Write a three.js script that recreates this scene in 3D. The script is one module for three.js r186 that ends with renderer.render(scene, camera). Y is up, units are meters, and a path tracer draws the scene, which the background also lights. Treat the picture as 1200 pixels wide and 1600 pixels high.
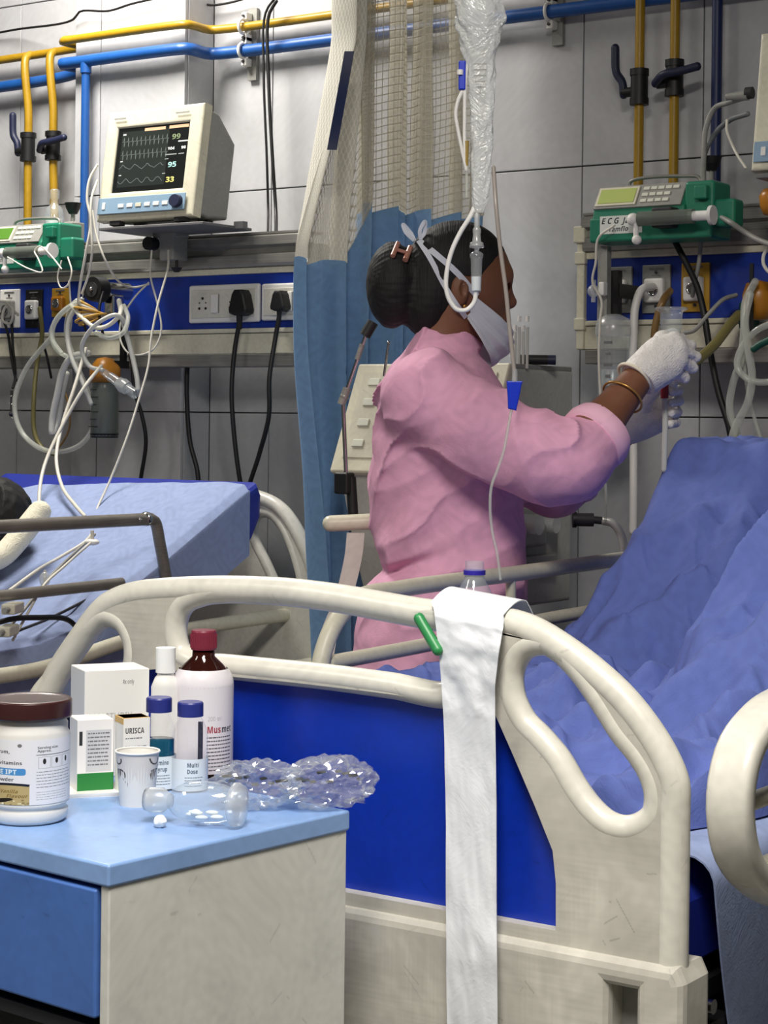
import * as THREE from 'three';
import { RoundedBoxGeometry } from 'three/addons/geometries/RoundedBoxGeometry.js';
import { mergeGeometries, mergeVertices } from 'three/addons/utils/BufferGeometryUtils.js';
import { ImprovedNoise } from 'three/addons/math/ImprovedNoise.js';
import { RectAreaLightUniformsLib } from 'three/addons/lights/RectAreaLightUniformsLib.js';

// ------------------------------------------------------------------ camera, light, exposure
const scene = new THREE.Scene();
scene.background = new THREE.Color(0x000000);
const FOCAL = 3000, TH = 34.5 * Math.PI / 180, EYE = 1.15, CZ = 4.2, HX = 600, HY = 656, ROLL = 0.012;
const camera = new THREE.PerspectiveCamera(2 * Math.atan(800 / FOCAL) * 180 / Math.PI, 0.75, 0.05, 40);
camera.position.set(0, EYE, CZ);
camera.rotation.order = 'YXZ';
camera.rotation.set(0, TH, ROLL);
camera.setViewOffset(1200, 1600, 0, 800 - HY, 1200, 1600);
camera.updateProjectionMatrix();
const renderer = new THREE.WebGLRenderer({ antialias: true });
renderer.toneMapping = THREE.LinearToneMapping;
renderer.toneMappingExposure = 1.6;
renderer.shadowMap.enabled = true;
RectAreaLightUniformsLib.init();
const ROOM_H = 2.95;
// recessed ceiling fittings: x, z, width, length, brightness
const LAMPS = [[-3.6, 0.75, 0.6, 0.6, 31], [-0.45, 3.75, 0.6, 1.2, 30], [-3.0, 4.6, 0.6, 1.2, 9]];

// ------------------------------------------------------------------ helpers
const V = (x, y, z) => new THREE.Vector3(x, y, z);
const EX = V(Math.cos(TH), 0, -Math.sin(TH)), EF = V(-Math.sin(TH), 0, -Math.cos(TH)), EYEP = V(0, EYE, CZ);
// survey of the room: a sighting from the tripod spot, met with a plane of the room (z, x or y fixed) or taken to a distance
function sight(a, b) {
  const p = (a - HX) / FOCAL, q = -(b - HY) / FOCAL, cr = Math.cos(ROLL), sr = Math.sin(ROLL);
  return EX.clone().multiplyScalar(p * cr - q * sr).addScaledVector(V(0, 1, 0), p * sr + q * cr).add(EF);
}
const onZ = (a, b, z) => { const d = sight(a, b); return EYEP.clone().addScaledVector(d, (z - CZ) / d.z); };
const onX = (a, b, x) => { const d = sight(a, b); return EYEP.clone().addScaledVector(d, x / d.x); };
const onY = (a, b, y) => { const d = sight(a, b); return EYEP.clone().addScaledVector(d, (y - EYE) / d.y); };
const onD = (a, b, t) => EYEP.clone().addScaledVector(sight(a, b), t);

let seed = 7;
const rnd = () => { seed = (seed * 1664525 + 1013904223) % 4294967296; return seed / 4294967296; };
const perlin = new ImprovedNoise();
const nz = (x, y, z) => perlin.noise(x + 31.4, y + 17.7, z + 5.3);
const sstep = (a, b, x) => { const t = Math.min(1, Math.max(0, (x - a) / (b - a))); return t * t * (3 - 2 * t); };
const lerp = (a, b, t) => a + (b - a) * t;

const taken = {};
function numbered(n) { if (!(n in taken)) { taken[n] = 0; return n; } taken[n]++; return n + '_' + String(taken[n]).padStart(3, '0'); }
function shadow(m) { m.castShadow = true; m.receiveShadow = true; return m; }
function triUV(g) {           // uv in metres on the three main planes
  const n = g.index ? g.toNonIndexed() : g;
  const p = n.attributes.position, uv = new Float32Array(p.count * 2), a = V(), b = V(), c = V();
  for (let i = 0; i < p.count; i += 3) {
    a.fromBufferAttribute(p, i); b.fromBufferAttribute(p, i + 1); c.fromBufferAttribute(p, i + 2);
    const m = b.clone().sub(a).cross(c.clone().sub(a)), x = Math.abs(m.x), y = Math.abs(m.y), z = Math.abs(m.z);
    for (const [k, v] of [[0, a], [1, b], [2, c]]) {
      const u2 = x > y && x > z ? [v.z, v.y] : y > z ? [v.x, v.z] : [v.x, v.y];
      uv[(i + k) * 2] = u2[0]; uv[(i + k) * 2 + 1] = u2[1];
    }
  }
  n.setAttribute('uv', new THREE.BufferAttribute(uv, 2));
  return n;
}
function merge(list) {
  if (list.length === 1) return list[0];
  return mergeGeometries(list.map(g => {
    const n = g.index ? g.toNonIndexed() : g;
    for (const k of Object.keys(n.attributes)) if (!['position', 'normal', 'uv'].includes(k)) n.deleteAttribute(k);
    if (!n.attributes.uv) n.setAttribute('uv', new THREE.BufferAttribute(new Float32Array(n.attributes.position.count * 2), 2));
    return n;
  }));
}
function obj(name, geo, mat, parent) {
  let g = Array.isArray(geo) ? merge(geo) : geo;
  if (mat.userData.metric) g = triUV(g);
  const m = shadow(new THREE.Mesh(g, mat));
  if (parent) { m.name = name; parent.add(m); } else { m.name = numbered(name); scene.add(m); }
  return m;
}
function tag(o, label, category, group) { o.userData.label = label; o.userData.category = category; if (group) o.userData.group = group; return o; }
function thing(name, label, category, pos = V(), turn = 0, group) {
  const g = new THREE.Group(); g.name = numbered(name); scene.add(g);
  g.position.copy(pos); g.rotation.y = turn;
  return tag(g, label, category, group);
}
function struct(name, geo, mat, label) { const m = obj(name, geo, mat); m.userData.kind = 'structure'; if (label) m.userData.label = label; return m; }
const at = (g, x, y, z) => { g.translate(x, y, z); return g; };
const box = (w, h, d, x = 0, y = 0, z = 0, r = 0) => at(r ? new RoundedBoxGeometry(w, h, d, 2, r) : new THREE.BoxGeometry(w, h, d), x, y, z);
const cyl = (r1, r2, h, x = 0, y = 0, z = 0, n = 24) => at(new THREE.CylinderGeometry(r1, r2, h, n), x, y, z);
const cylX = (r1, r2, h, x = 0, y = 0, z = 0, n = 24) => { const g = new THREE.CylinderGeometry(r1, r2, h, n); g.rotateZ(-Math.PI / 2); return at(g, x, y, z); };
const cylZ = (r1, r2, h, x = 0, y = 0, z = 0, n = 24) => { const g = new THREE.CylinderGeometry(r1, r2, h, n); g.rotateX(Math.PI / 2); return at(g, x, y, z); };
const ball = (r, x = 0, y = 0, z = 0, sx = 1, sy = 1, sz = 1) => { const g = new THREE.SphereGeometry(r, 20, 14); g.scale(sx, sy, sz); return at(g, x, y, z); };
const lathe = (pts, n = 36) => new THREE.LatheGeometry(pts.map(p => new THREE.Vector2(p[0], p[1])), n);
function tube(pts, r, seg, rad = 8, closed = false) {
  const c = new THREE.CatmullRomCurve3(pts, closed, 'centripetal');
  const g = new THREE.TubeGeometry(c, seg || Math.max(12, pts.length * 7), r, rad, closed);
  if (closed) return g;
  const caps = [0, 1].map(t => { const s = new THREE.SphereGeometry(r, rad, 6); const p = c.getPointAt(t); return at(s, p.x, p.y, p.z); });
  return merge([g, ...caps]);
}
function rod(a, b, r, n = 12) {
  const d = b.clone().sub(a), g = new THREE.CylinderGeometry(r, r, d.length(), n);
  g.applyQuaternion(new THREE.Quaternion().setFromUnitVectors(V(0, 1, 0), d.normalize()));
  const m = a.clone().add(b).multiplyScalar(0.5);
  return at(g, m.x, m.y, m.z);
}
function shapeOf(pts, smooth) {
  if (!smooth) return new THREE.Shape(pts.map(p => new THREE.Vector2(p[0], p[1])));
  const c = new THREE.CatmullRomCurve3(pts.map(p => V(p[0], p[1], 0)), true, 'centripetal');
  return new THREE.Shape(c.getPoints(pts.length * 5).map(p => new THREE.Vector2(p.x, p.y)));
}
function extrude(shape, depth, bev = 0, seg = 3) {
  const wind = (c, cw) => { const q = c.getPoints(); return THREE.ShapeUtils.isClockWise(q) === cw ? q : q.reverse(); };
  const hs = shape.holes.map(h => new THREE.Path(wind(h, true)));
  shape = new THREE.Shape(wind(shape, false)); shape.holes = hs;
  return new THREE.ExtrudeGeometry(shape, bev ? { depth: depth - 2 * bev, bevelEnabled: true, bevelSize: bev, bevelThickness: bev, bevelOffset: -bev, bevelSegments: seg } : { depth, bevelEnabled: false });
}
// grid surface from a function of u and v
function sheet(fn, nu, nv) {
  const g = new THREE.PlaneGeometry(1, 1, nu, nv), p = g.attributes.position, uv = g.attributes.uv;
  for (let i = 0; i < p.count; i++) { const q = fn(uv.getX(i), uv.getY(i)); p.setXYZ(i, q.x, q.y, q.z); }
  g.computeVertexNormals();
  return g;
}
// both faces and the rim of a thin sheet of cloth, paper or film
function shell(fn, nu, nv, t) {
  const a = sheet(fn, nu, nv), n = a.attributes.normal, b = a.clone(), p = b.attributes.position;
  for (let i = 0; i < p.count; i++) p.setXYZ(i, p.getX(i) - n.getX(i) * t, p.getY(i) - n.getY(i) * t, p.getZ(i) - n.getZ(i) * t);
  const idx = b.index.array; for (let i = 0; i < idx.length; i += 3) { const k = idx[i]; idx[i] = idx[i + 1]; idx[i + 1] = k; }
  const rim = [], W = nu + 1;
  const ring = [];
  for (let i = 0; i <= nu; i++) ring.push(i);
  for (let j = 1; j <= nv; j++) ring.push(j * W + nu);
  for (let i = nu - 1; i >= 0; i--) ring.push(nv * W + i);
  for (let j = nv - 1; j > 0; j--) ring.push(j * W);
  const A = a.attributes.position, B = p, pos = [];
  const put = (s, k) => pos.push(s.getX(k), s.getY(k), s.getZ(k));
  for (let i = 0; i < ring.length; i++) {
    const k = ring[i], l = ring[(i + 1) % ring.length];
    put(A, k); put(B, k); put(A, l); put(A, l); put(B, k); put(B, l);
  }
  const r = new THREE.BufferGeometry(); r.setAttribute('position', new THREE.Float32BufferAttribute(pos, 3)); r.computeVertexNormals();
  b.computeVertexNormals();
  return merge([a, b, r]);
}
// surface of a distance field (dual grid)
function field(f, lo, hi, h) {
  const nx = Math.ceil((hi[0] - lo[0]) / h) + 1, ny = Math.ceil((hi[1] - lo[1]) / h) + 1, nzc = Math.ceil((hi[2] - lo[2]) / h) + 1;
  const val = new Float32Array(nx * ny * nzc), id = (i, j, k) => (k * ny + j) * nx + i;
  for (let k = 0; k < nzc; k++) for (let j = 0; j < ny; j++) for (let i = 0; i < nx; i++) val[id(i, j, k)] = f(lo[0] + i * h, lo[1] + j * h, lo[2] + k * h);
  const vert = new Int32Array(nx * ny * nzc).fill(-1), pos = [], nor = [], ind = [];
  const E = [[0, 1], [0, 2], [0, 4], [1, 3], [1, 5], [2, 3], [2, 6], [3, 7], [4, 5], [4, 6], [5, 7], [6, 7]];
  for (let k = 0; k < nzc - 1; k++) for (let j = 0; j < ny - 1; j++) for (let i = 0; i < nx - 1; i++) {
    const c = []; let s = 0;
    for (let m = 0; m < 8; m++) { const v = val[id(i + (m & 1), j + (m >> 1 & 1), k + (m >> 2))]; c.push(v); if (v < 0) s++; }
    if (s === 0 || s === 8) continue;
    let x = 0, y = 0, z = 0, n = 0;
    for (const [a, b] of E) if ((c[a] < 0) !== (c[b] < 0)) {
      const t = c[a] / (c[a] - c[b]);
      x += (a & 1) + t * ((b & 1) - (a & 1)); y += (a >> 1 & 1) + t * ((b >> 1 & 1) - (a >> 1 & 1)); z += (a >> 2) + t * ((b >> 2) - (a >> 2)); n++;
    }
    x = lo[0] + (i + x / n) * h; y = lo[1] + (j + y / n) * h; z = lo[2] + (k + z / n) * h;
    const e = h * 0.6, g = V(f(x + e, y, z) - f(x - e, y, z), f(x, y + e, z) - f(x, y - e, z), f(x, y, z + e) - f(x, y, z - e)).normalize();
    vert[id(i, j, k)] = pos.length / 3; pos.push(x, y, z); nor.push(g.x, g.y, g.z);
  }
  const quad = (a, b, c, d, flip) => { if (a < 0 || b < 0 || c < 0 || d < 0) return; flip ? ind.push(a, c, b, a, d, c) : ind.push(a, b, c, a, c, d); };
  for (let k = 1; k < nzc - 1; k++) for (let j = 1; j < ny - 1; j++) for (let i = 1; i < nx - 1; i++) {
    const v = val[id(i, j, k)] < 0;
    if (v !== (val[id(i + 1, j, k)] < 0)) quad(vert[id(i, j - 1, k - 1)], vert[id(i, j, k - 1)], vert[id(i, j, k)], vert[id(i, j - 1, k)], !v);
    if (v !== (val[id(i, j + 1, k)] < 0)) quad(vert[id(i - 1, j, k - 1)], vert[id(i - 1, j, k)], vert[id(i, j, k)], vert[id(i, j, k - 1)], !v);
    if (v !== (val[id(i, j, k + 1)] < 0)) quad(vert[id(i - 1, j - 1, k)], vert[id(i, j - 1, k)], vert[id(i, j, k)], vert[id(i - 1, j, k)], !v);
  }
  const g = new THREE.BufferGeometry();
  g.setAttribute('position', new THREE.Float32BufferAttribute(pos, 3)); g.setAttribute('normal', new THREE.Float32BufferAttribute(nor, 3)); g.setIndex(ind);
  return g;
}
const smin = (a, b, k) => { const h = Math.max(k - Math.abs(a - b), 0) / k; return Math.min(a, b) - h * h * k * 0.25; };
function capsule(a, b, ra, rb) {
  const dx = b.x - a.x, dy = b.y - a.y, dz = b.z - a.z, l = dx * dx + dy * dy + dz * dz;
  return (x, y, z) => {
    const t = Math.min(1, Math.max(0, ((x - a.x) * dx + (y - a.y) * dy + (z - a.z) * dz) / l));
    return Math.hypot(x - a.x - t * dx, y - a.y - t * dy, z - a.z - t * dz) - lerp(ra, rb, t);
  };
}
const ellip = (c, rx, ry, rz) => { const m = Math.min(rx, ry, rz); return (x, y, z) => { const k = Math.hypot((x - c.x) / rx, (y - c.y) / ry, (z - c.z) / rz); return (k - 1) * Math.max(m, m * 1); }; };

// ------------------------------------------------------------------ textures and materials
function dataTex(n, fn, srgb) {
  const d = new Uint8Array(n * n * 4);
  for (let j = 0; j < n; j++) for (let i = 0; i < n; i++) { const c = fn(i / n, j / n); for (let k = 0; k < 4; k++) d[(j * n + i) * 4 + k] = Math.max(0, Math.min(255, (c[k] ?? 1) * 255)); }
  const t = new THREE.DataTexture(d, n, n); t.wrapS = t.wrapT = THREE.RepeatWrapping; t.magFilter = THREE.LinearFilter; t.minFilter = THREE.LinearMipmapLinearFilter; t.generateMipmaps = true;
  if (srgb) t.colorSpace = THREE.SRGBColorSpace; t.needsUpdate = true;
  return t;
}
// noise that closes on itself over one tile
function tileNoise(u, v, f, s) {
  const a = u * 2 * Math.PI, b = v * 2 * Math.PI, r = f / 6.283;
  return nz(Math.cos(a) * r + s, Math.sin(a) * r + Math.cos(b) * r, Math.sin(b) * r + s * 0.7);
}
const scuffs = Array.from({ length: 60 }, () => [rnd(), rnd(), rnd() * 0.022 + 0.003, (rnd() - 0.5) * 3, rnd()]);
const grimeTex = dataTex(256, (u, v) => {
  let k = 0.95 + 0.025 * tileNoise(u, v, 9, 1) + 0.035 * tileNoise(u, v, 40, 3);
  const w = tileNoise(u, v, 5, 8); if (w > 0.24) k -= 0.03 * Math.min(1, (w - 0.18) * 6) * (0.5 + 0.5 * tileNoise(u, v, 60, 2));
  for (const [x, y, l, sl, a] of scuffs) { const dx = u - x, dy = v - y - dx * sl; if (Math.abs(dx) < l && Math.abs(dy) < 0.003) k -= 0.09 * a; }
  return [k, k, k * 0.985, 1];
}, true);
const wornTex = dataTex(512, (u, v) => {
  let k = 0.93 + 0.05 * tileNoise(u, v, 7, 1) + 0.05 * nz(u * 7, v * 120, 3) * (0.5 + tileNoise(u, v, 6, 5)) + 0.04 * nz(u * 150, v * 6, 8) * (0.4 + tileNoise(u, v, 5, 11));
  const w = tileNoise(u, v, 9, 14) + 0.5 * tileNoise(u, v, 34, 15); if (w > 0.1) k += 0.07 * Math.min(1, (w - 0.1) * 1.6); if (w < -0.1) k -= 0.05 * Math.min(1, (-0.1 - w) * 1.6);
  for (const [x, y, l, sl, a] of scuffs) { const dx = u - x, dy = v - y - dx * sl; if (Math.abs(dx) < l && Math.abs(dy) < 0.002) k -= 0.14 * a; }
  return [k, k * 0.995, k * 0.975, 1];
}, true);
const clothTex = dataTex(256, (u, v) => { const k = 0.96 + 0.03 * Math.sin(u * 6.283 * 64) * Math.sin(v * 6.283 * 64) + 0.05 * tileNoise(u, v, 12, 2); return [k, k, k, 1]; }, true);
const grainBump = dataTex(256, (u, v) => { const k = 0.5 + 0.25 * tileNoise(u, v, 50, 4) + 0.25 * tileNoise(u, v, 14, 6); return [k, k, k, 1]; });
const crinkleBump = dataTex(256, (u, v) => { const k = 0.9 - 0.9 * Math.abs(tileNoise(u, v, 16, 4)) - 0.6 * Math.abs(tileNoise(u, v, 38, 9)); return [k, k, k, 1]; });
const tileTex = dataTex(256, (u, v) => { const k = 0.96 + 0.04 * tileNoise(u * 1, v, 6, 2) + 0.025 * tileNoise(u, v, 44, 5); return [k, k, k, 1]; }, true);
const metalTex = dataTex(256, (u, v) => { const k = 0.9 + 0.1 * nz(u * 3, v * 160, 2) + 0.08 * tileNoise(u, v, 8, 3); return [k, k, k, 1]; }, true);
const hairBump = dataTex(256, (u, v) => { const k = 0.5 + 0.5 * nz(u * 120, v * 5, 1); return [k, k, k, 1]; });
function rep(t, sx, sy = sx) { const c = t.clone(); c.repeat.set(sx, sy); c.needsUpdate = true; return c; }
const G1 = rep(grimeTex, 2.6), C1 = rep(clothTex, 6), T1 = rep(tileTex, 1.4), W1 = rep(wornTex, 2.2), M1 = rep(metalTex, 3, 3), B1 = rep(grainBump, 8), K1 = rep(crinkleBump, 7);
function mat(color, rough = 0.5, o = {}) {
  const Cls = (o.transmission !== undefined || o.clearcoat !== undefined || o.sheen !== undefined) ? THREE.MeshPhysicalMaterial : THREE.MeshStandardMaterial;
  const m = new Cls({ color, roughness: rough, ...o });
  if (o.map || o.bumpMap) m.userData.metric = true;
  return m;
}
const raw = m => { m.userData.metric = false; return m; };      // keeps the geometry's own uv
const M = {
  wall: mat(0xc2c3c6, 0.34, { map: T1 }), grout: mat(0x6c6b69, 0.9), ceiling: mat(0xa9a9a6, 0.9, { map: T1 }), floor: mat(0x6f6d6a, 0.45, { map: T1 }),
  plaster: mat(0x7d7d7b, 0.85, { map: T1 }),
  yellow: mat(0xb08a1c, 0.4, { map: G1 }), blue: mat(0x1d56a3, 0.4, { map: G1 }), darkBlue: mat(0x17285c, 0.45, { map: G1 }),
  black: mat(0x121214, 0.5), rubber: mat(0x1b1b1d, 0.75), dark: mat(0x2a2a2c, 0.6), navy: mat(0x1d2340, 0.5),
  cream: mat(0xdcd9c8, 0.38, { map: G1 }), creamPaint: mat(0xd9d5c2, 0.42, { map: G1 }), ivory: mat(0xe4e0cc, 0.4, { map: G1 }),
  abs: mat(0xe3e1d9, 0.3, { map: G1 }), grey: mat(0x9a9a97, 0.5, { map: G1 }), midGrey: mat(0x77777a, 0.5, { map: G1 }),
  steel: mat(0xa6a49e, 0.36, { metalness: 0.35, map: M1 }), chrome: mat(0xc4c4c4, 0.15, { metalness: 1 }), railGrey: mat(0x8b867e, 0.36, { metalness: 0.15, map: M1 }),
  ventGrey: mat(0xc9cac4, 0.5, { map: G1 }),
  absWorn: mat(0xd0cec7, 0.42, { map: W1 }),
  panelBlue: mat(0x1b3aa0, 0.32, { map: G1 }), footBlue: mat(0x0a34b4, 0.3, { map: G1 }),
  white: mat(0xe9e8e4, 0.42), whiteCable: mat(0xdad7cb, 0.45), clearTube: mat(0xf2f4ee, 0.12, { transmission: 0.72, thickness: 0, ior: 1.4 }),
  milkTube: mat(0xdfe0da, 0.25, { transmission: 0.3, thickness: 0 }), olive: mat(0x8a8250, 0.35, { transmission: 0.25, thickness: 0 }), brownTube: mat(0x85673a, 0.35),
  green: mat(0x1f7a5f, 0.42), darkGreen: mat(0x0d4b3c, 0.5), amber: mat(0xb4761d, 0.35), gold: mat(0xb28a2c, 0.35),
  curtain: mat(0x79a2cc, 0.85, { map: C1, bumpMap: B1, bumpScale: 0.0006, transmission: 0.12, thickness: 0 }), 
  drape: mat(0x6071b8, 0.9, { map: C1, bumpMap: B1, bumpScale: 0.0008 }), bedSheet: mat(0x98a8d0, 0.9, { map: C1, bumpMap: B1, bumpScale: 0.0006 }), mattress: mat(0x1c2f9c, 0.5, { map: G1 }),
  pink: mat(0xf0b2d0, 0.85, { map: C1, bumpMap: B1, bumpScale: 0.0004 }), pinkTrim: mat(0xf6c1d8, 0.85),
  skin: mat(0x7a4f38, 0.55, { bumpMap: rep(grainBump, 30), bumpScale: 0.0003 }), hair: mat(0x0a090a, 0.72, { bumpMap: rep(hairBump, 6), bumpScale: 0.0012 }),
  glove: mat(0xe3dfdb, 0.5, { bumpMap: rep(crinkleBump, 14), bumpScale: 0.0012 }), mask: mat(0xdfe3ee, 0.9, { transmission: 0.2, thickness: 0, bumpMap: B1, bumpScale: 0.0006 }),
  film: mat(0xf6f8fa, 0.04, { transmission: 0.88, thickness: 0, ior: 1.75 }), filmMilky: mat(0xf4f6f6, 0.2, { transmission: 0.55, thickness: 0, bumpMap: K1, bumpScale: 0.002 }),
  glass: mat(0xffffff, 0.04, { transmission: 1, thickness: 0, ior: 1.45 }), clearPlastic: mat(0xf4f8fa, 0.07, { transmission: 0.86, thickness: 0, ior: 1.6 }), frosted: mat(0xf0f2f2, 0.25, { transmission: 0.72, thickness: 0, ior: 1.6 }),
  smokeJar: mat(0xa8b0a6, 0.2, { transmission: 0.7, thickness: 0 }),
  lockerTop: mat(0x8bafe8, 0.33, { map: G1 }), lockerFront: mat(0x4d76c4, 0.35, { map: G1 }), lockerSide: mat(0xdddeda, 0.4, { map: G1 }), inside: mat(0x24262c, 0.8),
  tape: mat(0xe4e8ee, 0.32, { bumpMap: K1, bumpScale: 0.0002 }),
  brownLid: mat(0x3c2020, 0.28), redLid: mat(0x7d2a3c, 0.35), amberGlass: mat(0x2c0f0a, 0.08), blueLid: mat(0x27307e, 0.4), greenPaint: mat(0x1f7a35, 0.5),
  gold2: mat(0xc99a55, 0.3, { metalness: 0.7 }), clip: mat(0xc58f7d, 0.3, { metalness: 0.4 }), liquid: mat(0x1d7f9c, 0.08, { transmission: 0.75, thickness: 0.02, ior: 1.33, attenuationColor: new THREE.Color(0x1a8fb0), attenuationDistance: 0.03 }),
  screenGlass: mat(0x151716, 0.12), lcd: mat(0x9aa657, 0.4, { emissive: 0xa9b85a, emissiveIntensity: 0.12 }), lcdOff: mat(0x4f7a2c, 0.4, { emissive: 0x4f7a2c, emissiveIntensity: 0.25 }),
  key: mat(0xd8dacb, 0.5), keyBlue: mat(0x88a5bd, 0.45), bluePlastic: mat(0x1234c4, 0.35), greenClip: mat(0x2f8a4e, 0.4), redPart: mat(0x8c1a26, 0.4), cotton: mat(0xf2f3f2, 0.95),
};
// net of white thread: the holes are open
const netAlpha = dataTex(128, (u, v) => { const a = Math.min(Math.abs(u - 0.5), Math.abs(v - 0.5)) < 0.06 ? 1 : 0.52; return [a, a, a, 1]; });
const netMat = new THREE.MeshStandardMaterial({ color: 0xbdb8a6, roughness: 0.8, alphaMap: rep(netAlpha, 1), transparent: true, side: THREE.DoubleSide });
const netAlphaHex = dataTex(128, (u, v) => { const s = Math.abs(Math.sin(u * 6.283) + Math.sin(v * 6.283)); const a = s < 0.5 ? 1 : 0.66; return [a, a, a, 1]; });
const netMatHex = new THREE.MeshStandardMaterial({ color: 0xdedccf, roughness: 0.8, alphaMap: netAlphaHex, transparent: true, side: THREE.DoubleSide });
function canvasMat(w, h, draw, o = {}) {
  const c = document.createElement('canvas'); c.width = w; c.height = h; const x = c.getContext('2d'); draw(x, w, h);
  const t = new THREE.CanvasTexture(c); t.colorSpace = THREE.SRGBColorSpace; t.anisotropy = 4;
  return new THREE.MeshStandardMaterial({ map: t, roughness: 0.5, ...o });
}
const bars = (x, x0, y0, w, n, dy, col = '#777', th = 2) => { x.fillStyle = col; for (let i = 0; i < n; i++) { let p = x0; while (p < x0 + w - 6) { const l = Math.min(4 + rnd() * 18, x0 + w - p); x.fillRect(p, y0 + i * dy, l, th); p += l + 3; } } };
const card = (w, h, x, y, z) => at(new THREE.PlaneGeometry(w, h), x, y, z);

// ------------------------------------------------------------------ the room
const X0 = -6.2, X1 = 2.6, Z1 = 6.4, PX0 = -3.905, PX1 = -3.487, PZ = 0.122;
struct('floor', box(X1 - X0 + 0.2, 0.1, Z1 + 0.3, (X0 + X1) / 2, -0.05, Z1 / 2 - 0.05), M.floor);
struct('ceiling', box(X1 - X0 + 0.2, 0.1, Z1 + 0.3, (X0 + X1) / 2, ROOM_H + 0.05, Z1 / 2 - 0.05), M.ceiling);
struct('wall_left', box(0.1, ROOM_H, Z1 + 0.1, X0 - 0.05, ROOM_H / 2, Z1 / 2), M.plaster);
struct('wall_right', box(0.1, ROOM_H, Z1 + 0.1, X1 + 0.05, ROOM_H / 2, Z1 / 2), M.plaster);
struct('wall_front', box(X1 - X0, ROOM_H, 0.1, (X0 + X1) / 2, ROOM_H / 2, Z1 + 0.1), M.plaster);
{
  const w = struct('wall_back', [box(X1 - X0, ROOM_H, 0.1, (X0 + X1) / 2, ROOM_H / 2, -0.062), box(PX1 - PX0 - 0.024, ROOM_H, PZ, (PX0 + PX1) / 2, ROOM_H / 2, PZ / 2 - 0.012)], M.grout);
  const rows = [0, 0.545, 1.165, 1.785, 2.405, ROOM_H], J = 0.0035;
  const panel = (x0, x1, y0, y1, z, t = 0.012) => obj('tile', box(x1 - x0 - J, y1 - y0 - J, t, (x0 + x1) / 2, (y0 + y1) / 2, z - t / 2, 0.0015), M.wall, w);
  const cols = []; for (let x = -2.299 - 12 * 0.325; x < -0.6; x += 0.325) cols.push(x);
  for (let j = 0; j < 5; j++) for (let i = 0; i < cols.length - 1; i++) {
    const a = cols[i], b = cols[i + 1];
    if (b <= PX0 || a >= PX1) panel(a, b, rows[j], rows[j + 1], 0);
    else { if (a < PX0 - 0.02) panel(a, PX0, rows[j], rows[j + 1], 0); if (b > PX1 + 0.02) panel(PX1, b, rows[j], rows[j + 1], 0); }
  }
  for (let j = 0; j < 5; j++) {                       // the pier: front in two columns, and its flank
    panel(PX0, PX0 + 0.1, rows[j], rows[j + 1], PZ); panel(PX0 + 0.1, PX1, rows[j], rows[j + 1], PZ);
    obj('tile', box(0.012, rows[j + 1] - rows[j] - J, PZ - 0.014, PX1 - 0.006, (rows[j] + rows[j + 1]) / 2, (PZ - 0.014) / 2, 0.0015), M.wall, w);
    obj('tile', box(0.012, rows[j + 1] - rows[j] - J, PZ - 0.014, PX0 + 0.006, (rows[j] + rows[j + 1]) / 2, (PZ - 0.014) / 2, 0.0015), M.wall, w);
  }
}
LAMPS.forEach(([x, z, w, l, k], i) => {
  const g = thing('ceiling_light', ['square ceiling light panel above the patient monitor', 'long ceiling light panel above the bedside locker', 'long ceiling light panel in the left aisle'][i], 'light', V(x, ROOM_H, z));
  obj('frame', [box(w + 0.06, 0.03, 0.03, 0, -0.015, l / 2 + 0.015), box(w + 0.06, 0.03, 0.03, 0, -0.015, -l / 2 - 0.015), box(0.03, 0.03, l, w / 2 + 0.015, -0.015, 0), box(0.03, 0.03, l, -w / 2 - 0.015, -0.015, 0)], M.white, g);
  obj('diffuser', box(w, 0.01, l, 0, -0.008, 0), mat(0xffffff, 0.6, { emissive: 0xfffaf2, emissiveIntensity: 1.2 }), g);
  const r = new THREE.RectAreaLight(0xfff9f0, k, w, l); r.position.set(0, -0.02, 0); r.rotation.x = -Math.PI / 2; g.add(r);
});

// ------------------------------------------------------------------ pipes on the wall
function valve(parent, p, turned) {                       // ball valve on an upright pipe
  const v = obj('valve_body', [cyl(0.021, 0.021, 0.085, p.x, p.y, p.z, 20), cyl(0.024, 0.024, 0.016, p.x, p.y + 0.035, p.z, 8), cyl(0.024, 0.024, 0.016, p.x, p.y - 0.035, p.z, 8), cylX(0.012, 0.012, 0.03, p.x - 0.03, p.y - 0.01, p.z)], M.black, parent);
  if (turned) obj('lever', tube([V(p.x - 0.045, p.y - 0.01, p.z + 0.01), V(p.x - 0.01, p.y + 0.004, p.z + 0.035), V(p.x + 0.03, p.y + 0.008, p.z + 0.035), V(p.x + 0.072, p.y + 0.016, p.z + 0.03)], 0.0105), M.navy, v);
  else obj('lever', tube([V(p.x - 0.042, p.y - 0.015, p.z), V(p.x - 0.046, p.y + 0.015, p.z), V(p.x - 0.062, p.y + 0.04, p.z), V(p.x - 0.066, p.y + 0.10, p.z)], 0.0105), M.navy, v);
}
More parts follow.
